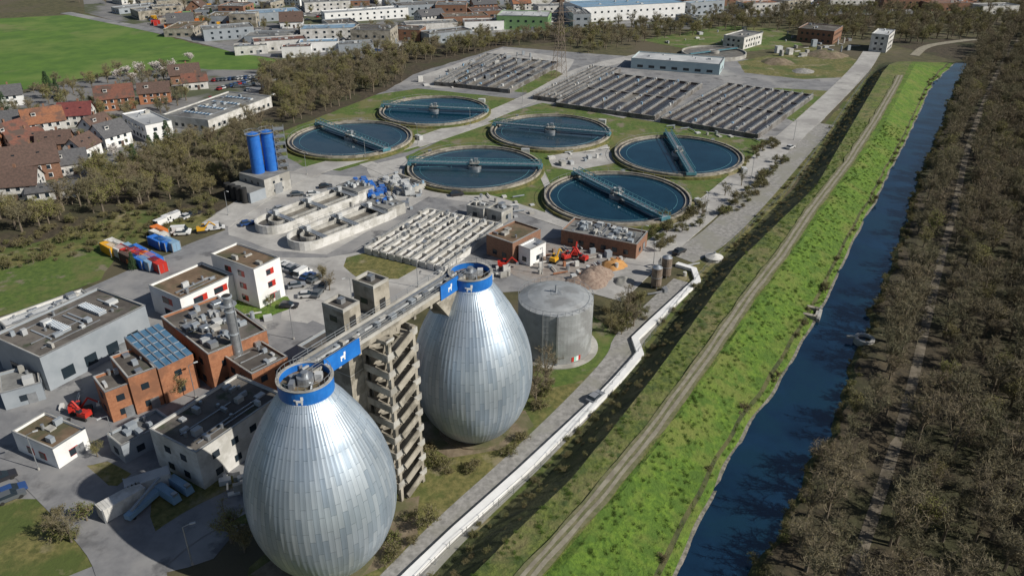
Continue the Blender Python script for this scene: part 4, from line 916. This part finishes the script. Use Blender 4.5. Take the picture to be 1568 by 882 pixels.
F4=[q for q in grid(poly([(-100,180),(140,118),(260,106),(300,150),(180,245),(0,300),(-100,330)]),7.5)+grid(townpoly,12) if free(q,0) and R.random()<.6]
scatter('garden_trees',F4,C_mix,.45,.95,seed=5)
S1=grid(poly([(880,650),(1060,440),(1200,290),(1330,120),(1345,118),(1215,300),(1110,420),(965,600),(790,780),(690,900),(640,900)]),2.4)
S1=[q for q in S1 if q[0]<toeL(q[1])+1 and q[0]>toeL(q[1])-6 and R.random()<.35]
scatter('dike_foot_scrub',S1,C_shr,.2,.75,seed=6)
S2=[];y=40
while y<YM-30:
    for k in range(2):
        t=R.uniform(.0,.9);S2.append((toeL(y)*(1-t)+crL(y)*t,y+R.uniform(-1,1),DH*t*.95))
    y+=1.8
scatter('ditch_scrub',S2,C_shr,.2,.5,seed=7)
S3=[];y=40
while y<YM-30:
    if R.random()<.3: S3.append((rl(y)-R.uniform(.5,3),y,.5))
    S3.append((rr(y)+R.uniform(.0,2.5),y,.5));y+=1.4
scatter('river_bank_scrub',S3,C_shr,.25,.8,seed=8)
S6=[];y=60
while y<300:
    for k in range(8):
        t=R.random()
        x0_,x1_=crR(y),rl(y)-1
        hh_=[DH,3.3,2.0,1.3,.35];tt_=[0,.3,.6,.8,1.0]
        for j in range(4):
            if t<=tt_[j+1]: hz=hh_[j]+(hh_[j+1]-hh_[j])*(t-tt_[j])/(tt_[j+1]-tt_[j]);break
        S6.append((x0_+(x1_-x0_)*t,y+R.uniform(-.5,.5),hz-.05))
    for k in range(2):
        t=R.random();S6.append((crL(y)+(trk(y)-2-crL(y))*t,y,DH))
    y+=1.0
scatter('dike_grass_tufts',S6,C_tuft,.35,.85,seed=12)
SH=[[(925,480),(960,460),(1000,475),(960,520),(930,500)],[(600,700),(660,690),(640,760),(600,800)],[(800,560),(840,570),(860,610),(800,640),(810,600)],[(1000,340),(1060,320),(1090,335),(1010,390),(990,370)],[(240,560),(300,560),(300,600),(250,610)],[(640,690),(780,690),(800,660),(840,640),(760,720),(650,730)],[(1160,225),(1180,210),(1190,225),(1120,270)],[(90,790),(150,800),(150,840),(90,830)],[(600,800),(680,780),(640,830),(590,870)],[(1100,330),(1200,235),(1210,245),(1130,330)]]
S4=[]
for s in SH: S4+=grid(poly(s),2.8)
scatter('shrubbery',[q for q in S4 if (Vector((*q,0))-E2).length>9],C_shr,.5,1.4,seed=9)
S5=[q for q in grid(poly([(-100,400),(60,352),(200,320),(330,305),(340,330),(160,385),(0,420),(-100,440)]),3.6)];scatter('meadow_scrub',S5,C_shr,.4,1.3,seed=10)
def single(name,me,u,v,s=1):
    q=P(u,v);o=link(bpy.data.objects.new(name,me));o.location=(q.x,q.y,0);o.scale=(s,)*3;o.rotation_euler=(0,0,R.uniform(0,6))
for u,v,s in((945,495,.8),(960,480,.7),(935,510,.6),(1000,360,.5),(835,600,.9),(820,620,.8),(795,590,.8),(620,740,.6),(495,430,.6),(505,445,.5),(265,595,.8),(285,590,.7),(275,605,.6),(150,700,.4),(90,820,.6),(110,830,.5),(355,830,.8),(375,845,.7),(415,470,.4),(450,155,1),(590,440,.4),(600,300,.4),(1075,330,.5),(1110,300,.6),(1135,285,.5),(980,470,.6),(970,500,.6)): single('bare_tree',R.choice(bare+budd),u,v,s)
for u,v,s in((75,140,1.2),(262,232,1.2),(235,248,1),(245,238,1.1),(210,262,1),(5,170,1.2),(325,30,1),(150,262,.9),(190,258,.8),(205,412,.5),(90,150,.9),(275,245,1)): single('conifer_tree',R.choice(con),u,v,s)
for u,v,s in((195,118,1),(215,116,1),(292,95,.9),(180,122,.9),(240,112,1.1),(250,118,1),(265,110,.9),(205,125,.8),(175,240,.7)): single('blossom_tree',R.choice(blo),u,v,s)
# ---------------- light, world, camera ---------------
to=Vector((.94,-.34,0)).normalized();el=math.radians(36);sd=Vector((to.x*math.cos(el),to.y*math.cos(el),math.sin(el)))
sl=bpy.data.lights.new('sun','SUN');sl.energy=5.0;sl.angle=math.radians(.5);sl.color=(1,.95,.86);so=link(bpy.data.objects.new('sun',sl));so.rotation_euler=sd.to_track_quat('Z','Y').to_euler();so.location=(100,-50,200)
w=bpy.data.worlds.new('World');scn.world=w;w.use_nodes=True;nt=w.node_tree;bg=nt.nodes['Background'];sk=nt.nodes.new('ShaderNodeTexSky');sk.sky_type='NISHITA';sk.sun_disc=False;sk.sun_elevation=el;sk.sun_rotation=math.atan2(to.x,to.y)
nt.links.new(sk.outputs[0],bg.inputs[0]);bg.inputs[1].default_value=.06
cam=bpy.data.cameras.new('camera');cam.sensor_width=36;cam.lens=F0/1568*36;cam.clip_end=8000;co=link(bpy.data.objects.new('camera',cam));co.location=(0,0,CH);co.rotation_euler=(math.pi/2-PITCH,0,0);scn.camera=co
scn.view_settings.view_transform='Standard';scn.view_settings.look='None';scn.view_settings.exposure=0
